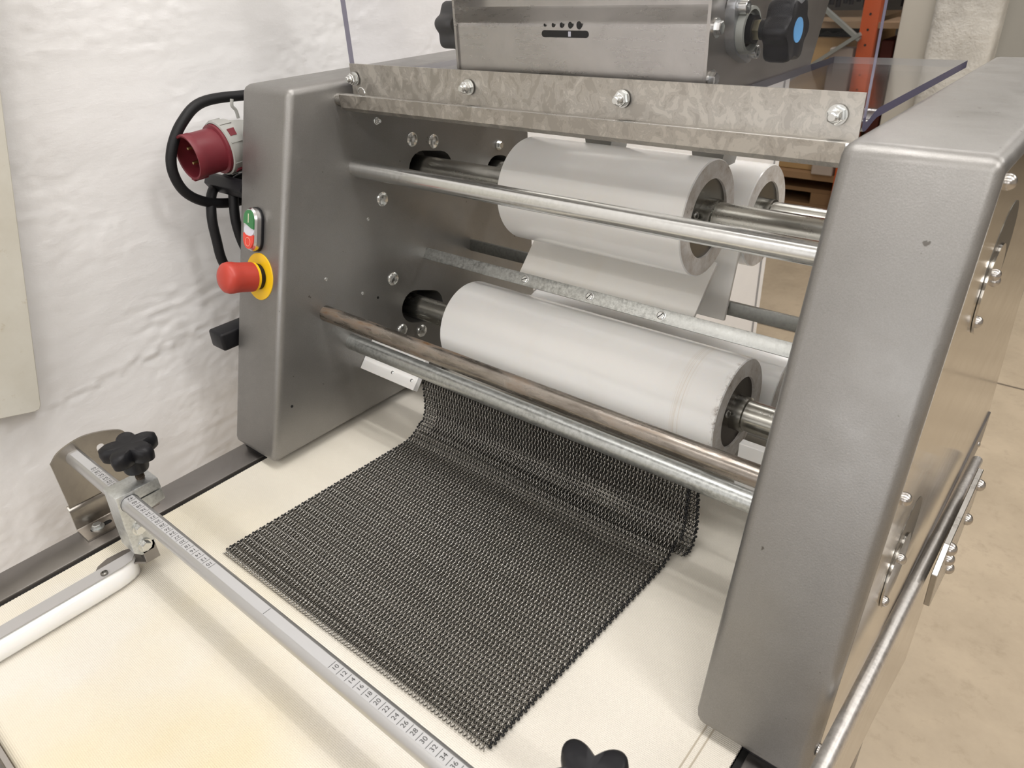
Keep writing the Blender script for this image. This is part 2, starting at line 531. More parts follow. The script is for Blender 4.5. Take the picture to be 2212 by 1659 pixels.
faces += [(k0, k0 + 1, k0 + 3, k0 + 2), tuple([k0 + 2, k0 + 3] + [(len(ysw) - 1) * nz + j for j in range(nz - 1, -1, -1)]), tuple([k0 + 1, k0] + list(range(nz))),
          tuple([k0 + 3, k0 + 1] + [i * nz + nz - 1 for i in range(len(ysw))]), tuple([k0, k0 + 2] + [i * nz for i in range(len(ysw) - 1, -1, -1)])]
me = bpy.data.meshes.new('wall_left'); me.from_pydata(verts, [], faces); me.update()
wl = structure(mo('wall_left', me, WALL, angle=60))
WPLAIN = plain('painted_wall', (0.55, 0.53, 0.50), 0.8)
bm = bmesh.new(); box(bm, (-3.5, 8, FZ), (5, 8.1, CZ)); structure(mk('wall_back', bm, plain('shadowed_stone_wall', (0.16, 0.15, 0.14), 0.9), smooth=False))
bm = bmesh.new(); box(bm, (5, -4, FZ), (5.1, 8, CZ)); structure(mk('wall_right', bm, WPLAIN, smooth=False))
bm = bmesh.new(); box(bm, (-3.5, -4.1, FZ), (5, -4, CZ)); structure(mk('wall_front', bm, WPLAIN, smooth=False))
bm = bmesh.new(); box(bm, (-3.6, -4, FZ), (-3.5, 8, CZ)); structure(mk('wall_side', bm, WPLAIN, smooth=False))
# thin joint strip beside the end of the left wall
bm = bmesh.new(); box(bm, (WX, 2.485, FZ), (WX + 0.003, 2.491, CZ)); structure(mk('trim_1', bm, plain('joint_grey', (0.3, 0.3, 0.31), 0.7), smooth=False))
# floor joint (sawn line)
bm = bmesh.new(); box(bm, (-3.4, 2.79, FZ), (4.9, 2.80, FZ + 0.0008)); o = mk('joint', bm, plain('joint_dark', (0.12, 0.095, 0.07), 0.8), fl, smooth=False)

# column beyond the machine: smooth face, then rough whitewashed stone
bm = bmesh.new(); box(bm, (-0.59, 3.9, FZ), (-0.44, 4.2, CZ)); bevel(bm, 0.012, 2); structure(mk('wall_pier', bm, CREAMCOL))
bm = bmesh.new(); box(bm, (-0.44, 3.82, FZ), (-0.17, 4.3, CZ)); bevel(bm, 0.03, 3); structure(mk('wall_column', bm, STONE))
bm = bmesh.new(); box(bm, (-0.17, 3.95, FZ), (0.40, 4.3, CZ)); structure(mk('wall_recess', bm, plain('grey_stone', (0.34, 0.33, 0.30), 0.9)))

# ------------------------------------------------------------------ storage rack behind
RY = 4.5
rack = thing('storage_rack', 'orange pallet rack upright with grey diagonal braces behind the machine', 'rack', (-0.9, RY, FZ))
bm = bmesh.new(); box(bm, (-0.945, RY, FZ), (-0.855, RY + 0.07, CZ - 0.2)); bevel(bm, 0.006, 2)
up = mk('upright', bm, ORANGE, rack)
for k in range(20):
    bm = bmesh.new(); cyl(bm, (-0.90, RY - 0.001, -0.62 + k * 0.078), (-0.90, RY + 0.002, -0.62 + k * 0.078), 0.007, 10)
    mk('slot_hole', bm, HOLE, up)
bm = bmesh.new(); box(bm, (-0.945, RY + 1.0, FZ), (-0.855, RY + 1.07, CZ - 0.2)); mk('upright', bm, ORANGE, rack)
def strut(p0, p1, w=0.035):
    bm = bmesh.new(); M, L = cylM(p0, p1); vs = box(bm, (-w, -0.01, 0), (w, 0.01, L)); bmesh.ops.transform(bm, matrix=M, verts=vs)
    mk('brace', bm, GREYSTEEL, rack)
strut((-0.93, RY - 0.015, 0.14), (-1.35, RY - 0.015, -0.15), 0.02); strut((-1.25, RY - 0.012, 0.34), (-0.93, RY - 0.012, 0.11), 0.02)
bm = bmesh.new(); box(bm, (-2.6, RY + 0.02, 0.165), (-0.945, RY + 0.9, 0.195)); mk('shelf_board', bm, plain('shelf_particle_board', (0.28, 0.19, 0.11), 0.8), rack)
bm = bmesh.new(); box(bm, (-0.855, RY + 0.02, 0.165), (-0.35, RY + 0.9, 0.195)); mk('shelf_board', bm, plain('shelf_particle_board2', (0.30, 0.20, 0.12), 0.8), rack)
bm = bmesh.new(); box(bm, (-2.6, RY + 0.02, -0.70), (-0.35, RY + 0.9, -0.66)); mk('shelf_board', bm, WOOD, rack)
def crate(name, lo, hi, mat, label, cat):
    bm = bmesh.new(); box(bm, lo, hi); bevel(bm, 0.006, 1)
    o = mk(name, bm, mat); tag(o, label, cat); return o
# folded black sheeting lying under the shelf board, lumpy
bm = bmesh.new()
bmesh.ops.create_grid(bm, x_segments=40, y_segments=10, size=1)
for v in bm.verts:
    x = -1.75 + v.co.x * 0.78; y = RY + 0.42 + v.co.y * 0.3
    z = 0.128 + 0.5 * (0.03 * math.sin(x * 23) * math.cos(y * 31) + 0.02 * math.sin(x * 61 + y * 17)) + 0.006
    v.co = (x, y, z)
r0 = bmesh.ops.extrude_face_region(bm, geom=list(bm.faces))
for v in [g for g in r0['geom'] if isinstance(g, bmesh.types.BMVert)]: v.co.z = 0.112
tag(mk('plastic_sheeting', bm, BLACKBAG), 'crumpled black plastic sheeting lying on top of the tan carton', 'sheeting')
bm = bmesh.new(); box(bm, (-2.55, RY + 0.08, -0.66), (-0.96, RY + 0.8, 0.110)); bevel(bm, 0.006, 1)
big = tag(mk('carton', bm, CARD), 'large tan cardboard carton on the lower rack shelf behind the diagonal brace', 'carton')
crate('carton', (-1.09, RY + 0.0, -0.66), (-0.96, RY + 0.075, 0.065), CARD2, 'pale pinkish carton standing against the orange rack upright', 'carton')
crate('carton', (-0.845, RY + 0.1, -0.66), (-0.775, RY + 0.7, 0.10), REDBOX, 'dark red carton on the rack just right of the orange upright', 'carton')
crate('crate', (-0.765, RY + 0.1, -0.66), (-0.40, RY + 0.7, 0.13), BLACKBAG, 'black crate on the rack beside the dark red carton', 'crate')
# pallet under the rack
pal = thing('pallet', 'brown wooden pallet on the floor under the rack', 'pallet', (-1.3, RY + 0.3, FZ))
for k, z in enumerate((FZ + 0.0, FZ + 0.10)):
    bm = bmesh.new(); box(bm, (-2.3, RY + 0.1, z), (-0.97, RY + 0.8, z + 0.025)); mk('deck_board', bm, WOOD, pal)
for k in range(3):
    bm = bmesh.new(); box(bm, (-2.2 + k * 0.55, RY + 0.1, FZ + 0.026), (-2.05 + k * 0.55, RY + 0.8, FZ + 0.099)); mk('block', bm, WOOD, pal)
# dark hanging strips above the shelf
for k in range(26):
    x = -1.98 + k * 0.039
    bm = bmesh.new(); tube(bm, [(x, RY + 0.35, CZ - 0.3), (x + 0.004, RY + 0.36, 1.0), (x - 0.003 + 0.01 * random.random(), RY + 0.35, 0.235 + 0.05 * random.random())], 0.015, 6)
    tag(mk('hanging_hose', bm, BLACK), 'black hose hanging in the row above the rack shelf', 'hose', 'black hoses hanging on the rack')
for k in range(11):
    x = -0.83 + k * 0.04
    bm = bmesh.new(); tube(bm, [(x, RY + 0.35, CZ - 0.3), (x + 0.004, RY + 0.36, 1.0), (x, RY + 0.35, 0.235 + 0.04 * random.random())], 0.016, 6)
    tag(mk('hanging_hose', bm, BLACK), 'black hose hanging in the row above the rack shelf', 'hose', 'black hoses hanging on the rack')
bm = bmesh.new(); cyl(bm, (-2.2, RY + 0.355, CZ - 0.31), (-0.3, RY + 0.355, CZ - 0.31), 0.02, 10); mk('hanging_rail', bm, GREYSTEEL, rack)

# board on the left wall: rectangle turned 13.5 degrees in the wall plane
tl = math.radians(13.5)
Mb = Matrix.Translation((-0.53, 0.013, 0.1140)) @ Matrix.Rotation(-tl, 4, 'X')
board = thing('plastic_board', 'yellowed plastic board hung tilted on the white wall at the left edge', 'board', (-0.53, 0.0043, 0.1122))
bm = bmesh.new(); vs = prism(bm, [(-0.45, 0), (-0.008, 0), (-0.002, 0.002), (0, 0.008), (0, 0.62), (-0.45, 0.62)], -0.006, 0.006)
bevel(bm, 0.001, 1); mk('panel', bm, BOARD, board, Mb, smooth=False)
bm = bmesh.new(); box(bm, (0.006, -0.45, 0.20), (0.010, -0.045, 0.62)); mk('overlay_sheet', bm, m_uhmw('pale_overlay', (0.70, 0.69, 0.64), 0.5, 0.3), board, Mb, smooth=False)
bm = bmesh.new(); cyl(bm, (-0.028, -0.2, 0.60), (0.0, -0.2, 0.60), 0.004, 10); mk('peg', bm, GREYSTEEL, board, Mb)

# ------------------------------------------------------------------ dough moulder
mach = thing('dough_moulder', 'grey bakery moulding machine with white plastic rollers and cream conveyor belt', 'machine', (0, 0.4, FZ))

def housing(x0, x1, yb, name, label):
    bm = bmesh.new()
    prism(bm, [(YFB, ZB), (YFT, ZT), (yb, ZT), (yb, ZB)], x0, x1)
    bevel(bm, 0.0095, 4)
    return mk(name, bm, PAINT, mach, label=label)
hl = housing(XLo, XLi, 0.764, 'side_housing', 'silver grey housing beside the white wall')
hr = housing(XRi, XRo - 0.004, 0.80, 'side_housing', 'silver grey housing at the right of the rollers')
cb = []
for (cy, cz, L, H, t) in ((0.537, 0.332, 0.086, 0.050, math.radians(-11.5)), (0.490, 0.135, 0.086, 0.050, math.radians(-19.6)), (0.682, 0.296, 0.060, 0.050, math.radians(-11.5)), (0.645, 0.075, 0.07, 0.05, math.radians(-19))):
    bm = bmesh.new(); prism(bm, stadium(cy, cz, L, H, t), -0.365, -0.30); cb.append(bm)
cut(hl, cb)

# belt, rails, frame
bm = bmesh.new()
n = 640; y0, y1 = -0.184, 0.90
ys = [y0 + (y1 - y0) * k / n for k in range(n + 1)]
T = []; B = []
for k, y in enumerate(ys):
    e = 0.0006 if k % 2 else 0.0
    T.append([bm.verts.new((x, y, 0)) for x in (-0.3505 + e, -0.33, 0.33, 0.3505 - e)])
    B.append([bm.verts.new((x, y, -0.003)) for x in (-0.3505 + e, 0.3505 - e)])
for k in range(n):
    for j in range(3): bm.faces.new((T[k][j], T[k][j + 1], T[k + 1][j + 1], T[k + 1][j]))
    bm.faces.new((B[k][0], B[k + 1][0], B[k + 1][1], B[k][1]))
    bm.faces.new((T[k][0], T[k + 1][0], B[k + 1][0], B[k][0])); bm.faces.new((T[k][3], B[k][1], B[k + 1][1], T[k + 1][3]))
# front end turns down round the nose roller
prev = T[0]
for a in range(1, 7):
    an = a * PI / 6
    row = [bm.verts.new((x, y0 - 0.012 * math.sin(an), -0.012 + 0.012 * math.cos(an))) for x in (-0.3505, -0.33, 0.33, 0.3505)]
    for j in range(3): bm.faces.new((row[j], row[j + 1], prev[j + 1], prev[j]))
    prev = row
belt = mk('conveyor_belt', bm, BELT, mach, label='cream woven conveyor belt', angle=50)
for x in (0.3185, 0.3250):   # stitched seam lines
    bm = bmesh.new(); box(bm, (x - 0.0006, -0.18, 0), (x + 0.0006, 0.6, 0.0005)); mk('seam_line', bm, plain('seam_thread', (0.45, 0.40, 0.32), 0.8), belt, smooth=False)
for s in (-1, 1):
    bm = rbox((min(s * 0.3575, s * 0.4075), -0.35, -0.05), (max(s * 0.3575, s * 0.4075), 0.89, 0.0015), 0.0015, 2)
    mk('side_rail', bm, RAIL, mach)
    bm = bmesh.new(); box(bm, (min(s * 0.351, s * 0.358), -0.35, -0.03), (max(s * 0.351, s * 0.358), 0.89, -0.004)); mk('gap_dark_strip', bm, BLACKGAP, mach, smooth=False)  # black strip stands in for the dark open gap beside the belt
    bm = bmesh.new(); box(bm, (min(s * 0.352, s * 0.4), 0.2035, 0.0018), (max(s * 0.352, s * 0.4), 0.75, 0.0125)); mk('spacer_block', bm, BLACK, mach, smooth=False)
bm = rbox((-0.3565, -0.226, -0.02), (0.3565, -0.2005, 0.004), 0.003, 2); mk('front_crossbar', bm, RAIL, mach)
bm = bmesh.new(); box(bm, (-0.35, -0.15, -0.045), (0.35, 0.88, -0.020)); mk('belt_bed', bm, RAIL, mach, smooth=False)

# stand under the conveyor
for (x, y) in ((-0.38, 0.05), (-0.38, 0.70), (0.38, 0.05)):
    bm = rbox((x - 0.02, y - 0.02, FZ), (x + 0.02, y + 0.02, -0.051), 0.003, 2); mk('leg', bm, RAIL, mach)

# polished side panel on the outer face of the right housing
PX = 0.4036
bm = bmesh.new()
prism(bm, [(yfront(ZB) + 0.0105, ZB - 0.02), (yfront(0.458) + 0.0105, 0.458), (0.780, 0.458), (0.782, 0.217), (0.884, 0.010), (0.884, -0.10), (0.866, -0.50), (0.621, -0.386), (0.502, -0.350), (0.30, -0.30), (0.205, -0.05)], PX, PX + 0.0016)
sp = mk('side_panel', bm, PANEL, mach, smooth=False, label='polished stainless side panel')
bm = rbox((0.345, 0.60, FZ), (0.398, 0.66, -0.052), 0.003, 2); mk('leg', bm, RAIL, mach)
bm = rbox((0.36, 0.30, -0.42), (0.3985, 0.55, -0.052), 0.003, 1); mk('lower_frame', bm, plain('dark_frame', (0.03, 0.03, 0.03), 0.6), mach)

# ------------------------------------------------------------------ fasteners (shared meshes)
def mesh_of(bm, name):
    bmesh.ops.recalc_face_normals(bm, faces=bm.faces)
    me = bpy.data.meshes.new(name); bm.to_mesh(me); bm.free(); return me
_cache = {}
def fast(kind, mat):
    key = (kind, mat.name)
    if key in _cache: return _cache[key]
    bm = bmesh.new()
    if kind == 'carriage':      # domed, with rippled crown
        seg = 24
        rings = []
        for (rr, h) in ((0.0098, 0), (0.0098, 0.0012), (0.0085, 0.0026), (0.006, 0.0037), (0.003, 0.0043)):
            rings.append([bm.verts.new((rr * math.cos(2 * PI * i / seg), rr * math.sin(2 * PI * i / seg), h + (0.00025 * math.sin(i * 1.9 + rr * 900) if h > 0.002 else 0))) for i in range(seg)])
        for a, b in zip(rings, rings[1:]):
            for i in range(seg): bm.faces.new((a[i], a[(i + 1) % seg], b[(i + 1) % seg], b[i]))
        bm.faces.new(rings[-1])
    elif kind == 'dome':
        lathe(bm, [(0.0045, 0), (0.0045, 0.0006), (0.0042, 0.0018), (0.0031, 0.0032), (0.0015, 0.0039), (0, 0.0041)], 18)
    elif kind == 'bigdome':
        lathe(bm, [(0.0052, 0), (0.0052, 0.0008), (0.0047, 0.0026), (0.0033, 0.0042), (0.0015, 0.005), (0, 0.0052)], 18)
    elif kind == 'rivet':
        lathe(bm, [(0.0026, 0), (0.0024, 0.0008), (0.0014, 0.0014), (0, 0.0015)], 14)
    elif kind == 'hole':
        lathe(bm, [(0.0020, 0), (0.0020, 0.00025), (0, 0.00025)], 14)
    elif kind == 'nut':         # washer, nyloc nut and thread end
        lathe(bm, [(0, 0), (0.0078, 0), (0.0078, 0.0010), (0, 0.0010)], 24)
        lathe(bm, [(0, 0.0010), (0.0064, 0.0010), (0.0066, 0.0018), (0.0066, 0.0060), (0.0055, 0.0066), (0, 0.0066)], 6)
        lathe(bm, [(0.0052, 0.0064), (0.0050, 0.0085), (0.0042, 0.0092), (0, 0.0092)], 20)
        lathe(bm, [(0, 0.0060), (0.0034, 0.0060), (0.0034, 0.0122), (0.0028, 0.0130), (0, 0.0130)], 16)
    elif kind == 'hex':         # hex head with washer
        lathe(bm, [(0, 0), (0.0078, 0), (0.0078, 0.0013), (0, 0.0013)], 24)
        lathe(bm, [(0, 0.0013), (0.0058, 0.0013), (0.0058, 0.0050), (0.0048, 0.0056), (0, 0.0056)], 6)
    elif kind == 'slotted':
        lathe(bm, [(0.0058, 0), (0.0058, 0.0007), (0.0050, 0.0008), (0.0047, 0.0022), (0.0036, 0.0028)], 24)
        ring = [(0.0036 * math.cos(2 * PI * i / 24), 0.0036 * math.sin(2 * PI * i / 24)) for i in range(24)]
        bm.faces.new([bm.verts.new((a, b, 0.0028)) for a, b in ring])
    elif kind == 'allen':
        lathe(bm, [(0.0055, 0), (0.0055, 0.0075), (0.0050, 0.0080), (0.0031, 0.0080), (0.0031, 0.0045), (0, 0.0045)], 20)
    me = mesh_of(bm, kind); me.materials.append(mat)
    for p in me.polygons: p.use_smooth = True
    me.set_sharp_from_angle(angle=math.radians(30))
    _cache[key] = me
    return me
def put(name, kind, mat, parent, p, dirv, roll=0.0, sc=1.0):
    o = bpy.data.objects.new(name, fast(kind, mat))
    reg(o, parent, at(p, dirv, roll) @ Matrix.Scale(sc, 4)); return o

for (y, z) in ((0.5067, 0.3786), (0.5464, 0.3686), (0.4407, 0.3124), (0.4397, 0.197), (0.4435, 0.1133), (0.4814, 0.0966)):
    put('carriage_bolt', 'carriage', ZINC, hl, (XLi, y, z), (1, 0, 0), random.random())
put('hex_bolt', 'hex', ZINC, hl, (XLi, 0.6858, 0.3364), (1, 0, 0), 0.3)
for (y, z) in ((0.3282, 0.2344), (0.3828, 0.1946), (0.4114, 0.2924)):
    put('rivet', 'rivet', ZINC, hl, (XLi, y, z), (1, 0, 0))
for (y, z) in ((0.4077, 0.1791), (0.2383, 0.0831)):
    put('screw_hole', 'hole', HOLE, hl, (XLi, y, z), (1, 0, 0))
o = put('stud_nut', 'nut', ZINC, hl, (XLi, 0.4489, 0.4128), (1, 0, 0), 0.4, 0.6)

# side panel screws, round openings with adjuster plates
for (y, z) in ((0.352, 0.449), (0.297, 0.234), (0.213, 0.040)):
    put('panel_screw', 'bigdome', SCREW, sp, (PX + 0.0016, y, z), (1, 0, 0))
put('panel_screw', 'bigdome', SCREW, sp, (PX + 0.0016, 0.845, -0.03), (1, 0, 0))
for (cy, cz) in ((0.425, 0.372), (0.365, 0.137)):
    bm = bmesh.new(); prism(bm, [(cy + 0.046 * math.cos(a), cz + 0.046 * math.sin(a)) for a in [2 * PI * k / 40 for k in range(40)]], PX + 0.0016, PX + 0.0019)
    mk('round_opening', bm, plain('opening_shadow_steel', (0.10, 0.095, 0.085), 0.4, 0.8), sp, smooth=False)
    bm = bmesh.new()
    pts = [(cy - 0.012 + 0.034 * math.cos(a), cz - 0.016 + 0.034 * math.sin(a)) for a in [2 * PI * k / 40 for k in range(40)]]
    prism(bm, pts, PX + 0.0020, PX + 0.0036)
    bevel(bm, 0.0004, 1); ap = mk('adjuster_plate', bm, PANEL, sp)
    for (dy, dz) in ((0.004, 0.006), (0.013, -0.002), (-0.022, -0.022)):
        put('plate_screw', 'dome', SCREW, sp, (PX + 0.0036, cy - 0.012 + dy, cz - 0.012 + dz), (1, 0, 0))

# pull rod with clamp plate along the side panel
bm = bmesh.new(); cyl(bm, (0.4180, -0.10, 0.128), (0.4180, 0.728, 0.018), 0.0064, 24, 0.002)
pr = mk('pull_rod', bm, m_galv('worn_steel_rod', (0.66, 0.64, 0.62), 0.5, 0.34), mach, label='worn steel rod along the side panel')
bm = bmesh.new()
prism(bm, [(0.450, 0.010), (0.424, 0.072), (0.455, 0.088), (0.600, 0.088), (0.620, 0.030), (0.560, -0.022)], 0.4275, 0.4330)
bevel(bm, 0.0006, 1); cp = mk('clamp_plate', bm, STEEL, mach, smooth=False)
for (y, z) in ((0.600, 0.067), (0.580, 0.033), (0.462, 0.078), (0.484, 0.048), (0.545, -0.012)):
    put('clamp_bolt', 'bigdome', SCREW, cp, (0.4330, y, z), (1, 0, 0), 0, 1.3)

# ------------------------------------------------------------------ rods and bars between the housings
def rod(name, y, z, rad, mat, label, x0=XLi - 0.01, x1=XRi + 0.01):
    bm = bmesh.new(); cyl(bm, (x0, y, z), (x1, y, z), rad, 36)
    return mk(name, bm, mat, mach, label=label)
rod('cross_rod', 0.4035, 0.3620, 0.0105, ZINC, 'bright zinc cross rod in front of the upper roller')
rod('cross_rod', 0.3185, 0.1890, 0.0105, RUST, 'rust-streaked cross rod in front of the lower roller')
rod('cross_rod', 0.3510, 0.1325, 0.0108, GALV, 'galvanised cross rod just above the wire mat')
def slantbar(pts, x0, x1, mat, name, label=None):
    bm = bmesh.new(); prism(bm, pts, x0, x1); bevel(bm, 0.0008, 2)
    return mk(name, bm, mat, mach, label=label)
# scraper bars: rectangular section, tipped so the wide face looks up and forwards
def tipped(y, z, wid, thk, ang):
    c, s = math.cos(ang), math.sin(ang)
    return [(y + u * c - v * s, z + u * s + v * c) for u, v in ((-wid / 2, 0), (wid / 2, 0), (wid / 2, -thk), (-wid / 2, -thk))]
A1 = math.radians(57)
b1 = slantbar(tipped(0.5062, 0.2157, 0.0165, 0.005, A1), XLi - 0.005, XRi + 0.005, BARGALV, 'scraper_bar', 'mottled galvanised bar with three slotted screws')
nb1 = (0, -math.sin(A1), math.cos(A1))
for x, rl in ((-0.117, 0.5), (-0.013, 1.0), (0.088, 0.9)):
    s = put('slotted_screw', 'slotted', ZINC, b1, (x, 0.5062, 0.2157), nb1, rl)
    bm = bmesh.new(); box(bm, (-0.0042, -0.0005, 0.0024), (0.0042, 0.0005, 0.00295)); mk('slot', bm, HOLE, b1, at((x, 0.5062, 0.2157), nb1, rl), smooth=False)
A2 = math.radians(85)
slantbar(tipped(0.6035, 0.198, 0.0175, 0.006, A2), XLi - 0.005, XRi + 0.005, m_galv('dull_galvanised_bar', (0.36, 0.365, 0.345), 0.5, 0.4), 'scraper_bar', 'dark steel bar behind the upper scraper sheet')
def sheet(y0, z0, y1, z1, thk, x0, x1):
    dy, dz = y1 - y0, z1 - z0; L = math.hypot(dy, dz); ny, nz = dz / L * thk, -dy / L * thk
    bm = bmesh.new(); prism(bm, [(y0, z0), (y1, z1), (y1 + ny, z1 + nz), (y0 + ny, z0 + nz)], x0, x1); bevel(bm, 0.0006, 1)
    return mk('scraper_sheet', bm, SCRAPER, mach, smooth=False)
sheet(0.5135, 0.2097, 0.570, 0.268, 0.005, -0.139, 0.122)
sheet(0.590, 0.187, 0.617, 0.285, 0.005, -0.139, 0.129)
# lower scraper blocks fixed to the housings
for s in (-1, 1):
    bm = bmesh.new(); a = (min(s * 0.199, s * 0.3094), max(s * 0.199, s * 0.3094))
    if s > 0: a = (0.225, 0.3094)
    prism(bm, [(0.3569, 0.0880), (0.3910, 0.1284), (0.3986, 0.1220), (0.3645, 0.0816)] if s < 0 else [(0.440, 0.060), (0.440, 0.128), (0.450, 0.128), (0.450, 0.060)], a[0], a[1]); bevel(bm, 0.0008, 1)
    blk = mk('scraper_block', bm, UHMW, mach, smooth=False)
    nn = (0, -0.764, 0.645)
    for x in (0.2464, 0.2075) if s < 0 else ():
        put('pan_screw', 'rivet', ZINC, blk, (s * x, 0.3645, 0.0970), nn)

# ------------------------------------------------------------------ rollers
def roller(y, z, rad, x0, x1, rd, label, hub_r, shaft_mat=SHAFT, disc_mat=DARKSTEEL, mat=None):
    bm = bmesh.new()
    L = x1 - x0
    M = at((x0, y, z), (1, 0, 0))
    lathe(bm, [(rd, 0.001), (rad - 0.0035, 0.0), (rad - 0.001, 0.001), (rad, 0.0035), (rad, L - 0.0012), (rad - 0.0012, L)], 96, M)
    sl = mk('roller', bm, mat or UHMW, mach, label=label)
    bm = bmesh.new(); lathe(bm, [(rad - 0.0012, L), (rd, L), (rd, L - 0.004)], 96, M); mk('sleeve_end', bm, SLEEVE_END, sl)
    bm = bmesh.new(); lathe(bm, [(0, L - 0.003), (rd, L - 0.003), (rd, L - 0.006)], 64, M); mk('end_disc', bm, disc_mat, sl)
    bm = bmesh.new(); lathe(bm, [(0, 0.003), (rd, 0.003), (rd, 0.006)], 64, M); mk('end_disc', bm, disc_mat, sl)
    bm = bmesh.new(); cyl(bm, (XLi - 0.04, y, z), (XRi + 0.01, y, z), hub_r, 40); mk('shaft', bm, shaft_mat, sl)
    bm = bmesh.new(); lathe(bm, [(hub_r, L - 0.003), (hub_r + 0.0025, L - 0.003), (hub_r + 0.0025, L + 0.010), (hub_r, L + 0.011)], 40, M); mk('collar', bm, shaft_mat, sl)
    put('grub_screw', 'dome', DARKSTEEL, sl, (x1 - 0.003, y - hub_r - 0.007, z + hub_r * 0.55), (1, 0, 0))
    return sl
roller(0.525, 0.3329, 0.0625, -0.1215, 0.1275, 0.0425, 'short white plastic roller at the top front', 0.0195)
roller(0.682, 0.2935, 0.0625, -0.1215, 0.1275, 0.0425, 'short white plastic roller at the top rear', 0.0195)
roller(0.482, 0.1370, 0.0625, -0.2035, 0.2035, 0.0415, 'long white plastic roller at the bottom front', 0.0175, disc_mat=plain('burnt_disc', (0.07, 0.055, 0.045), 0.4, 0.7), mat=UHMWRING)
roller(0.645, 0.0750, 0.0625, -0.2035, 0.2035, 0.0415, 'long white plastic roller at the bottom rear', 0.0175)

# ------------------------------------------------------------------ controls on the left housing front
NF = Vector((0, -1, KS)).normalized(); VF = Vector((0, KS, 1)).normalized(); UF = Vector((1, 0, 0))
def on_front(x, z): return Vector((x, yfront(z), z))
def front_M(x, z, h=0.0):
    p = on_front(x, z) + NF * h
    return Matrix((UF, VF, NF)).transposed().to_4x4() if False else Matrix(((UF.x, VF.x, NF.x, p.x), (UF.y, VF.y, NF.y, p.y), (UF.z, VF.z, NF.z, p.z), (0, 0, 0, 1)))
Me = front_M(-0.3567, 0.250)
bm = bmesh.new(); lathe(bm, [(0.0, 0), (0.0300, 0), (0.0300, 0.0008), (0.0296, 0.0012), (0, 0.0012)], 48)
es = mk('emergency_stop', bm, YELLOW, mach, Me, label='yellow disc with red mushroom stop button')
bm = bmesh.new(); lathe(bm, [(0.0155, 0.0012), (0.0165, 0.002), (0.0165, 0.0085), (0.0, 0.0085)], 40); mk('collar', bm, BLACK, es, Me)
bm = bmesh.new(); lathe(bm, [(0.0, 0.0085), (0.0185, 0.0085), (0.0185, 0.0120), (0.0, 0.0120)], 40); mk('yellow_ring', bm, YELLOW, es, Me)
bm = bmesh.new(); lathe(bm, [(0, 0.0120), (0.0188, 0.0120), (0.0186, 0.028), (0.0190, 0.034), (0.0197, 0.038), (0.0197, 0.043), (0.0185, 0.0475), (0.0150, 0.0505), (0.008, 0.0520), (0, 0.0524)], 48); mk('mushroom_cap', bm, RED, es, Me)
# start / stop double key
Ms = front_M(-0.3650, 0.3060)
def ext(poly, h0, h1, bev=0.0):
    bm = bmesh.new(); prism(bm, poly, h0, h1, 'z')
    if bev: bevel(bm, bev, 2)
    return bm
cap = [(v, u) for u, v in stadium(0, 0, 0.0560, 0.0300)]
ss = mk('start_stop_switch', ext(cap, 0.0, 0.003), BLACK, mach, Ms, label='chrome switch with green start key and red stop key')
bm = bmesh.new(); mid = [(u * 0.93, v * 0.965) for u, v in cap]; top = [(u * 0.80, v * 0.90) for u, v in cap]
r0 = [bm.verts.new((u, v, 0.003)) for u, v in mid]; r1 = [bm.verts.new((u, v, 0.009)) for u, v in mid]; r2 = [bm.verts.new((u, v, 0.0115)) for u, v in top]
N = len(r0)
for a, b in ((r0, r1), (r1, r2)):
    for i in range(N): bm.faces.new((a[i], a[(i + 1) % N], b[(i + 1) % N], b[i]))
bm.faces.new(r2); mk('bezel', bm, CHROME, ss, Ms)
key = [(u * 0.74, v * 0.865) for u, v in cap]
def wave(u, c): return c + 0.0022 * math.sin(u / 0.011 * PI * 0.5 * -1)
gk = [(u, max(v, wave(u, 0.0042))) for u, v in key]; rk = [(u, min(v, wave(u, -0.0062) * 1.0)) for u, v in key]
def clip_poly(side):
    pts = [p for p in key if (p[1] > 0 if side > 0 else p[1] < 0)]
    us = sorted(set([-0.0111, 0.0111])); lim = 0.0042 if side > 0 else -0.0062
    if side > 0:
        pts = sorted([p for p in key if p[1] > lim + 0.0025], key=lambda p: -math.atan2(p[1] - 0.012, p[0]))
        edge = [(-0.0111 + 0.0222 * k / 8, lim - 0.0026 * math.sin((k / 8 - 0.5) * PI)) for k in range(9)]
    else:
        pts = sorted([p for p in key if p[1] < lim - 0.0025], key=lambda p: math.atan2(-(p[1] + 0.012), p[0]) * -1, reverse=True)
        edge = [(-0.0111 + 0.0222 * k / 8, lim - 0.0015 + 0.0022 * ((k / 8 - 0.5) * 2) ** 2) for k in range(9)]
    return pts, edge
pts, edge = clip_poly(1)
pts = sorted(pts, key=lambda p: math.atan2(p[1] - 0.010, p[0])); g = edge + pts
k1 = mk('green_key', ext(g, 0.0100, 0.0128), GREEN, ss, Ms, smooth=False)
pts, edge = clip_poly(-1)
pts = sorted(pts, key=lambda p: math.atan2(-(p[1] + 0.010), p[0])); g = edge + pts
k2 = mk('red_key', ext(g, 0.0100, 0.0128), KEYRED, ss, Ms, smooth=False)
mk('lens', ext([(u * 0.99, v * 0.36 - 0.0012) for u, v in [(0.0111 * math.cos(2 * PI * k / 24), 0.0190 * math.sin(2 * PI * k / 24)) for k in range(24)]], 0.0098, 0.0120), LENS, ss, Ms, smooth=False)
bm = bmesh.new(); box(bm, (-0.0007, 0.0085, 0.0129), (0.0007, 0.0195, 0.0131)); mk('start_mark', bm, PRINTWHITE, ss, Ms, smooth=False)
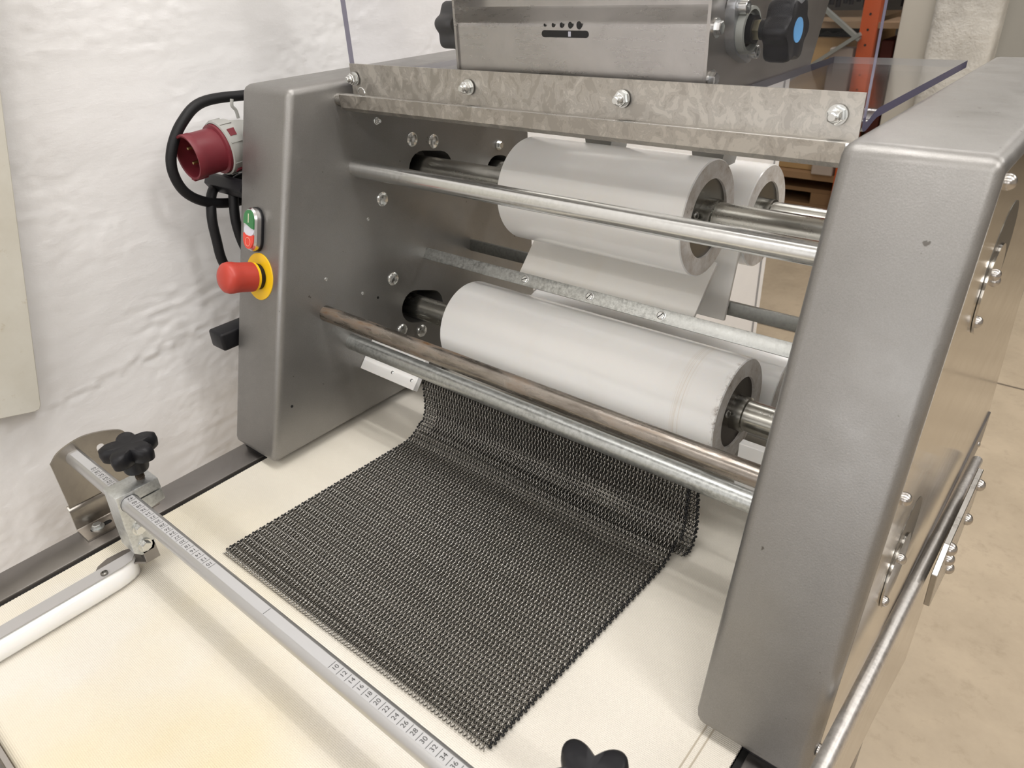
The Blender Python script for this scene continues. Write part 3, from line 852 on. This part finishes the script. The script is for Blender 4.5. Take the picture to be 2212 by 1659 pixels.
bm = bmesh.new(); lathe(bm, [(0.0048, 0.0129), (0.0048, 0.0132), (0.0058, 0.0132), (0.0058, 0.0129)], 28, Matrix.Translation((0, -0.0155, 0))); mk('stop_mark', bm, PRINTPINK, ss, Ms, smooth=False)
# black lever knob and hook on the outer side of the left housing
bm = rbox((-0.4480, 0.2180, 0.142), (-0.4150, 0.30, 0.168), 0.004, 3); lv = mk('lever_handle', bm, BLACK, mach, label='black plastic lever grip')
bm = bmesh.new(); cyl(bm, (-0.43, 0.285, 0.155), (-0.40, 0.285, 0.155), 0.006, 14); mk('lever_pivot', bm, DARKSTEEL, lv)
bm = bmesh.new(); prism(bm, [(0.2975, 0.356), (0.292, 0.345), (0.300, 0.332), (0.345, 0.328), (0.345, 0.345), (0.310, 0.349), (0.302, 0.358)], -0.498, XLo)
bevel(bm, 0.0015, 2); mk('cable_hook', bm, BLACK, mach, label='black cable hook on the housing')

# ------------------------------------------------------------------ woven wire mat
mat_t = thing('wire_mesh_mat', 'dark woven wire mesh mat lying on the cream belt and rising to the rollers', 'mesh mat', (-0.01, 0.2, 0.0))
PITCH = 0.00488; NC = 83; WX0 = -0.2165
ROWP = 0.0050
# profile of the mat: flat, then sweeping up behind the galvanised rod
prof = [Vector((0.0655, 0.0034))]
def push(dy, dz): prof.append(prof[-1] + Vector((dy, dz)))
while prof[-1][0] < 0.338: push(ROWP, 0)
ang = 0.0
while prof[-1][1] < 0.098:
    tgt = 1.53
    ang = min(tgt, ang + (0.105 if prof[-1][1] < 0.05 else 0.05))
    push(ROWP * math.cos(ang), ROWP * math.sin(ang))
def spiral_mesh(hand):
    bm = bmesh.new(); pts = []
    A, B = 0.0044, 0.0023
    for i in range(NC * 8 + 1):
        a = 2 * PI * i / 8
        x = i * PITCH / 8
        pts.append((x, -A * math.cos(a), hand * B * math.sin(a)))
    tube(bm, pts, 0.00062, 5)
    me = mesh_of(bm, 'wire_spiral'); me.materials.append(WIRE)
    for p in me.polygons: p.use_smooth = True
    return me
SPL, SPR = spiral_mesh(1), spiral_mesh(-1)
def mat_rod(off):
    bm = bmesh.new()
    tube(bm, [(-0.0015 + k * (NC * PITCH + 0.003) / 166, 0.0, 0.00035 * (1 if k % 2 else -1)) for k in range(167)], 0.00062, 5)
    for sx, x in ((-1, -0.0018 - off), (1, NC * PITCH + 0.0018 + off)):
        lathe(bm, [(0, -0.0017), (0.0011, -0.0013), (0.0017, 0), (0.0011, 0.0013), (0, 0.0017)], 8, Matrix.Translation((x, 0, 0)))
        x2 = x - sx * 0.0016
        lathe(bm, [(0, -0.0016), (0.0010, -0.0012), (0.0016, 0), (0.0010, 0.0012), (0, 0.0016)], 8, Matrix.Translation((x2, 0.0029, 0.0004)))
        tube(bm, [(x, 0, 0), (x2, 0.0029, 0.0004)], 0.0007, 5)
    me = mesh_of(bm, 'mat_rod'); me.materials.append(WIREDARK)
    for p in me.polygons: p.use_smooth = True
    return me
RODS = (mat_rod(0.0), mat_rod(0.0009))
def lay(prof, xoff, zrot, rowoff=0):
    for k in range(len(prof)):
        a = prof[max(k - 1, 0)]; b = prof[min(k + 1, len(prof) - 1)]
        th = math.atan2(b[1] - a[1], b[0] - a[0])
        y, z = prof[k]
        M = Matrix.Translation((WX0 + xoff(y, z), y, z + 0.0003 * math.sin(k * 2.3))) @ Matrix.Rotation(th, 4, 'X') @ Matrix.Rotation(zrot(y, z), 4, 'Z')
        o = bpy.data.objects.new('wire_spiral', SPL if (k + rowoff) % 2 else SPR); reg(o, mat_t, M)
        if k < len(prof) - 1:
            q = (prof[k] + prof[k + 1]) / 2
            M2 = Matrix.Translation((WX0 + xoff(y, z), q[0], q[1])) @ Matrix.Rotation(th, 4, 'X') @ Matrix.Rotation(zrot(y, z), 4, 'Z')
            o = bpy.data.objects.new('mat_rod', RODS[k % 2]); reg(o, mat_t, M2)
lay(prof, lambda y, z: -0.006 + 0.010 * max(0, min(1, (y - 0.06) / 0.3)) + (0.004 if z > 0.02 else 0), lambda y, z: 0.012 if z < 0.01 else 0.004)
# the end of the mat is folded over the hanger rod and hangs down behind, its hem curling forward on the belt
top = prof[-1]
tail = [top + Vector((0.0040, 0.0040)), top + Vector((0.0085, 0.0030))]
ang = -1.45
while tail[-1][1] > 0.010:
    tail.append(tail[-1] + Vector((ROWP * math.cos(ang), ROWP * math.sin(ang)))); ang -= 0.012 if tail[-1][1] > 0.03 else 0.16
for a in (-2.5, -2.9, -3.1): tail.append(tail[-1] + Vector((ROWP * math.cos(a), ROWP * math.sin(a) * 0.5)))
lay(tail, lambda y, z: 0.0125 + 0.004 * (1 - z / 0.10), lambda y, z: 0.004, 1)
bm = bmesh.new(); cyl(bm, (XLi, top[0] + 0.004, top[1] - 0.002), (XRi, top[0] + 0.004, top[1] - 0.002), 0.0025, 12); mk('hanger_rod', bm, DARKSTEEL, mach)

# ------------------------------------------------------------------ guide ruler
rul = thing('guide_ruler', 'round aluminium ruler rod with printed scale, bolted across the front of the belt', 'ruler', (0, 0, 0.1))
RZ, RR, STZ = 0.1000, 0.0100, 0.1088
h = STZ - RZ; a0 = math.acos(h / RR)
poly = [(RR * math.sin(a), RZ + RR * math.cos(a)) for a in [a0 + (2 * PI - 2 * a0) * k / 40 for k in range(41)]]
bm = bmesh.new(); prism(bm, poly, -0.402, 0.402); rr_ = mk('ruler_rod', bm, ALU, rul, angle=20)
bm = bmesh.new(); box(bm, (-0.398, -0.0044, STZ), (0.398, 0.0044, STZ + 0.0001)); st = mk('scale_strip', bm, PAPER, rul, smooth=False)
def ink_tick(x):
    bm = bmesh.new(); box(bm, (x - 0.00022, -0.0039, STZ + 0.0001), (x + 0.00022, 0.0039, STZ + 0.00018)); mk('tick_mark', bm, INK, st, smooth=False)
ink_tick(0)
def text_mesh(s, size):
    cu = bpy.data.curves.new('t', 'FONT'); cu.body = s; cu.size = size; cu.align_x = 'CENTER'; cu.align_y = 'CENTER'
    o = bpy.data.objects.new('t', cu); COL.objects.link(o)
    dg = bpy.context.evaluated_depsgraph_get(); dg.update()
    me = bpy.data.meshes.new_from_object(o.evaluated_get(dg))
    bpy.data.objects.remove(o); bpy.data.curves.remove(cu)
    return me
for nlab in range(10, 62, 2):
    x = 0.090 + (nlab - 10) * 0.005
    me = text_mesh(str(nlab), 0.0058); me.materials.clear(); me.materials.append(INK)
    for s in (-1, 1):
        ink_tick(s * x)
        # right half reads along +y with its top towards the centre; the left half is turned round
        M = Matrix.Translation((s * (x + 0.0046), 0, STZ + 0.00016)) @ Matrix.Rotation(PI / 2 if s > 0 else -PI / 2, 4, 'Z')
        o = bpy.data.objects.new('number', me); reg(o, st, M)
def bracket(s):
    X = s * 0.405
    arc = spline([(-0.0261, 0.104, 0), (-0.013, 0.1149, 0), (0.0125, 0.1207, 0), (0.0356, 0.1170, 0), (0.0560, 0.1085, 0), (0.0620, 0.1010, 0)], 5)
    poly = [(p.x, p.y) for p in arc] + [(0.0620, 0.040), (-0.0263, 0.040)]
    bm = bmesh.new(); prism(bm, poly, min(X, X - s * 0.003), max(X, X - s * 0.003))
    bk = mk('bracket_plate', bm, BRACKET, rul, smooth=False)
    c1 = bmesh.new(); prism(c1, stadium(0.0300, 0.0925, 0.020, 0.0095, math.radians(95)), X - 0.01, X + 0.01); cut(bk, [c1])
    # offset bend and foot
    sec = [(0, 0.0405), (-0.0045 * s, 0.031), (-0.0015 * s, 0.0075), (0.004 * s, 0.0038), (0.0 * s, 0.0018), ]
    bm = bmesh.new()
    t = 0.003
    outer = [(X, 0.0402), (X - s * 0.004, 0.033), (X + s * 0.000, 0.0055), (X - s * 0.002, 0.0045), (X - s * 0.030, 0.0045)]
    inner = [(X - s * 0.030, 0.0018), (X + s * 0.003, 0.0018), (X + s * 0.0035, 0.006), (X - s * 0.001, 0.0335), (X + s * 0.003, 0.0402)]
    A = [bm.verts.new((u, -0.0285, v)) for u, v in outer + inner]; B = [bm.verts.new((u, 0.0620, v)) for u, v in outer + inner]
    n = len(A); bm.faces.new(A); bm.faces.new(B[::-1])
    for i in range(n): bm.faces.new((A[i], A[(i + 1) % n], B[(i + 1) % n], B[i]))
    bf = mk('bracket_foot', bm, BRACKET, rul, angle=70)
    for y in (-0.010, 0.045):
        put('foot_bolt', 'hex', CASTZ, rul, (X - s * 0.015, y, 0.0045), (0, 0, 1), 0.35)
        bm = bmesh.new(); prism(bm, stadium(X - s * 0.015, y + 0.004, 0.026, 0.0075, PI / 2), 0.00455, 0.0047, 'z'); mk('foot_slot', bm, HOLE, rul, smooth=False)
bracket(-1); bracket(1)

# star knob used by the guide clamps
def star_knob(bm, R, h, lobes=5, M=None, neck=True):
    n = 80; prof = [(0.80, -h * 0.5), (0.96, -h * 0.36), (1.0, 0), (0.97, h * 0.36), (0.84, h * 0.5)]
    rings = []
    for (k, z) in prof:
        ring = []
        for i in range(n):
            a = 2 * PI * i / n
            c = 0.5 + 0.5 * math.cos(lobes * a)
            rr = R * (0.60 + 0.40 * (c ** 0.65)) * k
            ring.append(bm.verts.new((rr * math.cos(a), rr * math.sin(a), z)))
        rings.append(ring)
    for a, b in zip(rings, rings[1:]):
        for i in range(n): bm.faces.new((a[i], a[(i + 1) % n], b[(i + 1) % n], b[i]))
    bm.faces.new(rings[0][::-1])
    ct = bm.verts.new((0, 0, h * 0.5 - h * 0.06))
    inner = [bm.verts.new((v.co.x * 0.55, v.co.y * 0.55, h * 0.46)) for v in rings[-1]]
    for i in range(n):
        bm.faces.new((rings[-1][i], rings[-1][(i + 1) % n], inner[(i + 1) % n], inner[i])); bm.faces.new((inner[i], inner[(i + 1) % n], ct))
    if M is not None: bmesh.ops.transform(bm, matrix=M, verts=bm.verts)
    return bm

def side_guide(s, label):
    g = thing('side_guide', label, 'guide', (s * 0.2635, 0, 0.0))
    X0, X1 = s * 0.2890, s * 0.2595           # outer, inner face
    xa, xb = min(X0, X1), max(X0, X1)
    # clamp head with bore and slit, dropping to a tab
    poly = [(-0.0125, 0.1135), (0.0345, 0.1135), (0.0350, 0.0850), (0.0165, 0.0830), (0.0120, 0.0740), (0.0098, 0.0390), (0.0060, 0.0320), (-0.0085, 0.0315), (-0.0155, 0.0390), (-0.0140, 0.0800)]
    bm = bmesh.new(); prism(bm, poly, xa, xb); bevel(bm, 0.0010, 2)
    cl = mk('clamp_body', bm, CASTZ, g)
    c1 = bmesh.new(); cyl(c1, (xa - 0.01, 0, RZ), (xb + 0.01, 0, RZ), RR + 0.0004, 36)
    c2 = bmesh.new(); box(c2, (xa - 0.01, 0.0, 0.0985), (xb + 0.01, 0.04, 0.1003))
    cut(cl, [c1, c2])
    for (y, z) in ((-0.0014, 0.0660), (-0.0022, 0.0425)):
        put('clamp_bolt', 'hex', ZINC, g, (X1, y, z), (-s, 0, 0), 0.4)
    xm = s * 0.2740; ym = 0.0225
    bm = bmesh.new(); cyl(bm, (xm, ym, 0.086), (xm, ym, 0.128), 0.0042, 18)
    for k in range(9):
        lathe(bm, [(0.0042, 0), (0.0048, 0.0005), (0.0042, 0.001)], 18, Matrix.Translation((xm, ym, 0.1145 + k * 0.0013)))
    mk('clamp_screw', bm, plain('brown_thread', (0.08, 0.065, 0.05), 0.45, 0.9), g)
    bm = bmesh.new(); star_knob(bm, 0.0305, 0.0185, 5, Matrix.Translation((xm, ym, 0.1510)) @ Matrix.Rotation(0.354 if s < 0 else 0.07, 4, 'Z'))
    kn = mk('star_knob', bm, BLACK, g, angle=50)
    bm = bmesh.new(); lathe(bm, [(0, 0.1255), (0.0118, 0.1255), (0.0128, 0.128), (0.0150, 0.146), (0, 0.147)], 32, Matrix.Translation((xm, ym, 0))); mk('knob_neck', bm, BLACK, g)
    # hanging arm and horizontal tongue
    xt = s * 0.2720
    bm = rbox((min(xt, X1), -0.007, 0.0185), (max(xt, X1), 0.0085, 0.044), 0.0006, 1); mk('arm_tab', bm, RAIL, g, smooth=False)
    bm = bmesh.new()
    pl = [(X1, 0.0085), (X1 + s * 0.003, -0.012), (s * 0.2560, -0.040)] + [(s * (0.2715 + 0.0155 * math.cos(a)), -0.046 + 0.016 * math.sin(a)) for a in [PI + PI * k / 10 for k in range(11)][::-1]] if False else [(X1, 0.0085), (s * 0.2600, -0.008), (s * 0.268, -0.014), (s * 0.284, -0.056), (s * 0.289, -0.052), (s * 0.297, -0.045), (s * 0.3015, -0.033), (s * 0.300, -0.015), (s * 0.294, -0.003), (s * 0.2775, 0.0085)]
    prism(bm, pl, 0.0185, 0.0210, 'z'); mk('arm_tongue', bm, RAIL, g, smooth=False)
    # white guide strip with half-round face and rounded nose
    sec = [(s * 0.283, 0.0005), (s * 0.2655, 0.0005), (s * 0.2610, 0.006), (s * 0.2600, 0.013), (s * 0.2625, 0.021), (s * 0.2680, 0.0262), (s * 0.283, 0.0262)]
    bm = bmesh.new(); rows = []
    ysn = [-0.42, -0.060, -0.040, -0.030, -0.022, -0.016, -0.0125, -0.011]
    shr = [0, 0, 0.0006, 0.002, 0.0045, 0.0085, 0.0135, 0.0175]
    for y, q in zip(ysn, shr):
        rows.append([bm.verts.new(((u + s * q * max(0.0, 1 - (abs(u) - 0.26) / 0.023)), y, v)) for u, v in sec])
    for a, b in zip(rows, rows[1:]):
        for i in range(len(sec)): bm.faces.new((a[i], a[(i + 1) % len(sec)], b[(i + 1) % len(sec)], b[i]))
    bm.faces.new(rows[0]); bm.faces.new(rows[-1][::-1])
    mk('guide_strip', bm, UHMW, g, angle=60)
    bm = bmesh.new(); prism(bm, [(s * 0.2655, -0.42), (s * 0.2655, -0.030), (s * 0.2675, -0.018), (s * 0.2760, -0.0112), (s * 0.2832, -0.0112), (s * 0.2832, -0.42)], 0.0262, 0.0272, 'z')
    mk('backing_strip', bm, plain('grey_backing', (0.40, 0.39, 0.385), 0.45), g, smooth=False)
    bm = bmesh.new(); lathe(bm, [(0.0038, 0), (0.0038, 0.0022), (0.0020, 0.0030), (0.0020, 0.0018), (0, 0.0018)], 16); mk('guide_screw', bm, DARKSTEEL, g, at((s * 0.2705, -0.0470, 0.0272), (0, 0, 1)))
    return g
side_guide(-1, 'side guide with black star knob clamped on the ruler beside the wall')
sg = side_guide(1, 'side guide whose black star knob just shows at the bottom edge')

sg.location.x += 0.046

# ------------------------------------------------------------------ power cable and plug
cab = thing('power_cable', 'coiled black power cable with red plug hung on the left housing', 'cable', (-0.46, 0.33, 0.35))
CXp = -0.475
loop = [(-0.440, 0.48, 0.41), (-0.458, 0.42, 0.440), (-0.475, 0.3623, 0.4467), (-0.475, 0.3055, 0.4468), (-0.472, 0.2716, 0.4283), (-0.470, 0.2493, 0.4016), (-0.470, 0.2418, 0.3745), (-0.470, 0.2503, 0.3459), (-0.472, 0.2773, 0.3257), (-0.476, 0.3197, 0.315), (-0.478, 0.37, 0.318), (-0.475, 0.42, 0.34)]
bm = bmesh.new(); tube(bm, spline(loop, 7), 0.0066, 16); mk('cable', bm, RUBBER, cab)
for q, pts in enumerate(([(-0.486, 0.335, 0.350), (-0.482, 0.296, 0.338), (-0.470, 0.2775, 0.310), (-0.468, 0.2740, 0.2750), (-0.468, 0.2755, 0.240), (-0.470, 0.295, 0.195), (-0.470, 0.34, 0.18), (-0.470, 0.39, 0.21), (-0.472, 0.42, 0.34)],
              [(-0.458, 0.345, 0.350), (-0.458, 0.316, 0.345), (-0.452, 0.3030, 0.320), (-0.450, 0.2985, 0.290), (-0.450, 0.3035, 0.255), (-0.455, 0.325, 0.215), (-0.458, 0.37, 0.205)],
              [(-0.44, 0.36, 0.345), (-0.44, 0.335, 0.330), (-0.44, 0.333, 0.29), (-0.442, 0.35, 0.26)])):
    bm = bmesh.new(); tube(bm, spline(pts, 7), 0.0066, 16); mk('cable', bm, RUBBER, cab)
# plug: red shroud facing the viewer, grey screw collar, pins
ax = Vector((0.0, -1, -0.055)).normalized()
Mp = at((-0.452, 0.300, 0.3925), ax, 0.3)
bm = bmesh.new(); lathe(bm, [(0.0250, 0.006), (0.0250, 0.043), (0.0275, 0.0435), (0.0280, 0.042), (0.0278, 0.032), (0.0272, 0.031), (0.0272, 0.004), (0.0310, 0.003), (0.0310, -0.002), (0, -0.002)], 48)
lathe(bm, [(0.0250, 0.006), (0, 0.006)], 48)
pg = mk('plug_shroud', bm, REDPLUG, cab, Mp)
bm = bmesh.new(); box(bm, (-0.004, -0.0310, 0.022), (0.004, -0.0265, 0.0425)); bevel(bm, 0.0008, 1); mk('plug_key', bm, REDPLUG, pg, Mp @ Matrix.Rotation(-0.5, 4, 'Z'))
for k in range(4):
    a = 0.6 + k * PI / 2
    bm = bmesh.new(); lathe(bm, [(0.0026, 0.006), (0.0026, 0.033), (0.0018, 0.035), (0, 0.0355)], 14); mk('plug_pin', bm, BRASS, pg, Mp @ Matrix.Translation((0.013 * math.cos(a), 0.013 * math.sin(a), 0)))
bm = bmesh.new(); lathe(bm, [(0.0318, -0.0005), (0.0338, -0.0015), (0.0342, -0.009), (0.0330, -0.020), (0.0305, -0.0205), (0.0300, -0.024), (0.026, -0.045), (0.019, -0.058), (0.012, -0.070), (0, -0.070)], 48); cg = mk('plug_collar', bm, GREYPLUG, cab, Mp)
for k in range(8):
    a = 2 * PI * k / 8
    bm = bmesh.new(); box(bm, (0.0325, -0.0007, -0.019), (0.0350, 0.0007, -0.003)); mk('collar_rib', bm, GREYPLUG, cg, Mp @ Matrix.Rotation(a, 4, 'Z'), smooth=False)
    if k % 2 == 0:
        bm = bmesh.new(); box(bm, (0.0320, 0.003, -0.015), (0.0345, 0.012, -0.006)); mk('collar_window', bm, REDPLUG, cg, Mp @ Matrix.Rotation(a + 0.15, 4, 'Z'), smooth=False)
bm = bmesh.new(); tube(bm, spline([(-0.452, 0.338, 0.424), (-0.452, 0.337, 0.434), (-0.452, 0.333, 0.440), (-0.452, 0.335, 0.448)], 5), 0.0022, 8); mk('collar_latch', bm, GREYPLUG, cab)

# ------------------------------------------------------------------ clear guard with stained clamping strip
gd = thing('clear_guard', 'clear plastic guard sheet with water-stained steel strip bolted across the top', 'guard', (0, 0.405, 0.44))
# bent sheet: upright part, small bend, then lying back between the housings
t = 0.007
path = [(0.4120, 0.95), (0.4120, 0.468), (0.4135, 0.4610), (0.4175, 0.4575), (0.4230, 0.4570), (0.4300, 0.4585), (0.4400, 0.4615), (0.4480, 0.4630), (0.745, 0.4630)]
def offset_path(path, d):
    out = []
    for i, p in enumerate(path):
        a = Vector(path[max(i - 1, 0)]); b = Vector(path[min(i + 1, len(path) - 1)]); tv = (b - a).normalized()
        out.append((p[0] - tv.y * d, p[1] + tv.x * d))
    return out
up_ = offset_path(path, t)
def ribbon(lo, hi, x0, x1):
    bm = bmesh.new(); n = len(lo)
    G = [[[bm.verts.new((x, *q)) for q in pth] for pth in (lo, hi)] for x in (x0, x1)]
    for i in range(n - 1):
        for s in (0, 1): bm.faces.new((G[0][s][i], G[0][s][i + 1], G[1][s][i + 1], G[1][s][i]))
    return bm
def sides(bm, lo, hi, x):
    n = len(lo)
    A = [bm.verts.new((x, *q)) for q in lo]; B = [bm.verts.new((x, *q)) for q in hi]
    for i in range(n - 1): bm.faces.new((A[i], A[i + 1], B[i + 1], B[i]))
# the lying part is notched round the hopper, so it is two strips either side of it
XH0, XH1 = -0.139, 0.161
def clear_part(name, lo, hi, x0, x1, em=None):
    o = mk(name, ribbon(lo, hi, x0, x1), CLEAR if em else CLEAR2, gd, angle=60)
    if not em:
        bm = bmesh.new(); bm.faces.new([bm.verts.new(v) for v in ((x0, *lo[-1]), (x1, *lo[-1]), (x1, *hi[-1]), (x0, *hi[-1]))]); mk('sheet_edge', bm, plain('frosted_sheet_edge', (0.55, 0.55, 0.56), 0.3), o, smooth=False)
    for x in (x0, x1):
        bm = bmesh.new(); sides(bm, lo, hi, x); mk('sheet_edge', bm, em or BLUEEDGE, o, smooth=False)
clear_part('upright_sheet', path[:2], up_[:2], -0.2995, 0.2970, PALEEDGE)
clear_part('lying_sheet', path[1:], up_[1:], XH1, 0.2970)
clear_part('lying_sheet', path[1:], up_[1:], -0.2995, XH0)
# strip: face plate, trough and front lip
lo = [(0.4105, 0.4862), (0.4105, 0.4470), (0.4080, 0.4410), (0.4000, 0.4385), (0.3870, 0.4385), (0.3830, 0.4420), (0.3820, 0.4560)]
hi = offset_path(lo, 0.0018)
bm = bmesh.new(); prism(bm, lo[:3] + hi[:3][::-1], -0.2990, 0.2965); prism(bm, lo[2:] + hi[2:][::-1], -0.2890, 0.2965)
stp = mk('clamp_strip', bm, STAIN, gd, angle=30, label='water-stained steel strip')
for x in (-0.2955 + 0.005, -0.1025, 0.0885, 0.2790):
    put('clamp_nut', 'nut', ZINC, stp, (x, 0.4088, 0.4700), (0, -1, 0), random.random())
bm = bmesh.new(); cyl(bm, (XLi - 0.004, 0.396, 0.4470), (XRi + 0.004, 0.396, 0.4470), 0.0078, 28); mk('hinge_rod', bm, STEEL, gd)
bm = bmesh.new(); tube(bm, [(-0.2700 + 0.006 * math.cos(a), 0.400, 0.4560 + 0.006 * math.sin(a)) for a in [k * PI / 8 for k in range(9)]], 0.0008, 6); mk('retaining_ring', bm, ZINC, gd)
# dark cross members seen under the strip, behind
for x in (-0.066, 0.084):
    bm = bmesh.new(); prism(bm, [(x - 0.032, 0.4575), (x + 0.036, 0.4575), (x + 0.016, 0.3650), (x - 0.017, 0.3650)], 0.600, 0.640, 'y'); mk('hanger_plate', bm, DARKSTEEL, mach, smooth=False)

# ------------------------------------------------------------------ hopper
hp = thing('dough_hopper', 'brushed stainless dough hopper with black knobs behind the clear guard', 'hopper', (0.01, 0.55, 0.455))
HX0, HX1 = -0.1345, 0.1555
prof = [(0.432, 0.4695), (0.432, 0.5255), (0.4335, 0.529), (0.4365, 0.5315), (0.452, 0.5400), (0.4545, 0.5425), (0.4550, 0.5460), (0.4480, 0.66)]
hi = offset_path(prof, -0.002)
bm = bmesh.new(); prism(bm, prof + hi[::-1], HX0, HX1)
hf = mk('front_panel', bm, STEEL, hp, angle=25)
bm = bmesh.new(); prism(bm, [(0.672, 0.4695), (0.765, 0.66), (0.763, 0.66), (0.670, 0.4695)], HX0, HX1); mk('back_panel', bm, STEEL, hp, smooth=False)
side = [(0.4300, 0.4690), (0.677, 0.4690), (0.770, 0.66), (0.4300, 0.66)]
bm = bmesh.new(); prism(bm, side, HX1, HX1 + 0.003); hs = mk('side_plate', bm, m_stainless('brushed_side_plate', (0.52, 0.50, 0.47), 0.33, (60, 2, 120), 0.4), hp, smooth=False)
bm = bmesh.new(); prism(bm, side, HX0 - 0.003, HX0); mk('side_plate', bm, STEEL, hp, smooth=False)
# scale slot with five dots of growing size
yf = 0.4318
bm = bmesh.new(); prism(bm, stadium(0.0075, 0.5200, 0.0555, 0.0062), yf - 0.0002, yf, 'y'); sl = mk('scale_slot', bm, HOLE, hf, smooth=False)
bm = bmesh.new(); box(bm, (0.0120, yf - 0.0006, 0.5178), (0.0150, yf - 0.0002, 0.5222)); mk('pointer', bm, LENS, sl, smooth=False)
for k in range(5):
    x = -0.0165 + k * 0.0102; rr = 0.0011 + 0.00045 * k
    bm = bmesh.new(); prism(bm, [(x + rr * math.cos(a), 0.5288 - 0.0012 + rr * 1.2 * math.sin(a)) for a in [2 * PI * i / 20 for i in range(20)]], yf - 0.0002, yf, 'y'); mk('size_dot', bm, HOLE, hf, smooth=False)
# bolts, flange bearing and knob on the right side plate; a knob on the left
HS = HX1 + 0.003
put('side_bolt', 'hex', ZINC, hs, (HS, 0.4415, 0.5255), (1, 0, 0), 0.2); put('side_bolt', 'hex', ZINC, hs, (HS, 0.4395, 0.4855), (1, 0, 0), 0.5)
AY, AZ = 0.486, 0.5205
def hull_flange(R, r2, d, tilt, h0, h1):
    pts = []
    for k in range(48):
        a = 2 * PI * k / 48
        dx, dy = math.cos(a), math.sin(a)
        best = R
        pts.append((R * dx, R * dy))
    for sgn in (1, -1):
        for k in range(24):
            a = 2 * PI * k / 24; pts.append((sgn * d + r2 * math.cos(a), r2 * math.sin(a)))
    pts = sorted(set(pts)); 
    def cr(o, a, b): return (a[0] - o[0]) * (b[1] - o[1]) - (a[1] - o[1]) * (b[0] - o[0])
    lo_, up2 = [], []
    for p in pts:
        while len(lo_) >= 2 and cr(lo_[-2], lo_[-1], p) <= 0: lo_.pop()
        lo_.append(p)
    for p in pts[::-1]:
        while len(up2) >= 2 and cr(up2[-2], up2[-1], p) <= 0: up2.pop()
        up2.append(p)
    hull = lo_[:-1] + up2[:-1]
    bm = bmesh.new(); prism(bm, hull, h0, h1, 'z'); bevel(bm, 0.0012, 2); return bm
MB = at((HS, AY - 0.006, AZ), (1, 0, 0), math.radians(-52) + PI)
fb = mk('flange_bearing', hull_flange(0.0215, 0.0095, 0.0240, 0, 0.0, 0.0085), m_galv('cast_bearing', (0.36, 0.37, 0.38), 0.4, 0.42), hp, MB)
bm = bmesh.new(); lathe(bm, [(0.0195, 0.008), (0.0190, 0.0150), (0.0165, 0.0155), (0.0160, 0.0120), (0.0130, 0.0118)], 40); mk('bearing_ring', bm, GREYSTEEL, fb, MB)
for sgn in (1, -1):
    o = bpy.data.objects.new('socket_screw', fast('allen', ZINC)); reg(o, fb, MB @ Matrix.Translation((sgn * 0.0240, 0, 0.0085)))
MA = at((HS, AY, AZ), (1, 0, 0))
bm = bmesh.new(); lathe(bm, [(0.0115, 0.004), (0.0115, 0.0160), (0.0, 0.0160)], 32); mk('knob_hub', bm, BLACK, hp, MA)
bm = bmesh.new(); lathe(bm, [(0, 0.0160), (0.0088, 0.0160), (0.0088, 0.0215), (0, 0.0215)], 6); mk('lock_nut', bm, plain('brass_tinted_zinc', (0.52, 0.47, 0.33), 0.28, 1.0), hp, MA)
bm = bmesh.new(); lathe(bm, [(0.0085, 0.0215), (0.0085, 0.0330), (0, 0.0330)], 28); mk('knob_stem', bm, BLACK, hp, MA)
def lobed(bm, R, h0, h1, lobes, M):
    n = 96; rings = []
    for (k, z) in ((0.90, h0), (0.97, h0 + 0.002), (1.0, h0 + 0.006), (1.0, h1 - 0.005), (0.96, h1 - 0.0015), (0.90, h1)):
        rings.append([bm.verts.new((R * k * (0.90 + 0.10 * math.cos(lobes * 2 * PI * i / n)) * math.cos(2 * PI * i / n), R * k * (0.90 + 0.10 * math.cos(lobes * 2 * PI * i / n)) * math.sin(2 * PI * i / n), z)) for i in range(n)])
    for a, b in zip(rings, rings[1:]):
        for i in range(n): bm.faces.new((a[i], a[(i + 1) % n], b[(i + 1) % n], b[i]))
    bm.faces.new(rings[0][::-1]); bm.faces.new(rings[-1])
    bmesh.ops.transform(bm, matrix=M, verts=bm.verts); return bm
kb = mk('adjusting_knob', lobed(bmesh.new(), 0.0275, 0.0310, 0.0530, 6, MA), BLACK, hp, angle=45, label='black lobed knob with blue cap')
bm = bmesh.new(); lathe(bm, [(0.0098, 0.0530), (0.0098, 0.0535), (0.0088, 0.0533), (0, 0.0533)], 32, MA); mk('knob_cap', bm, BLUECAP, kb)
ML = at((HX0 - 0.003, AY - 0.005, AZ + 0.001), (-1, 0, 0), 0.2)
bm = bmesh.new(); lathe(bm, [(0.0085, 0), (0.0085, 0.0330), (0, 0.0330)], 28); mk('knob_stem', bm, BLACK, hp, ML)
mk('adjusting_knob', lobed(bmesh.new(), 0.0275, 0.0310, 0.0560, 6, ML), GREYKNOB, hp, angle=45)
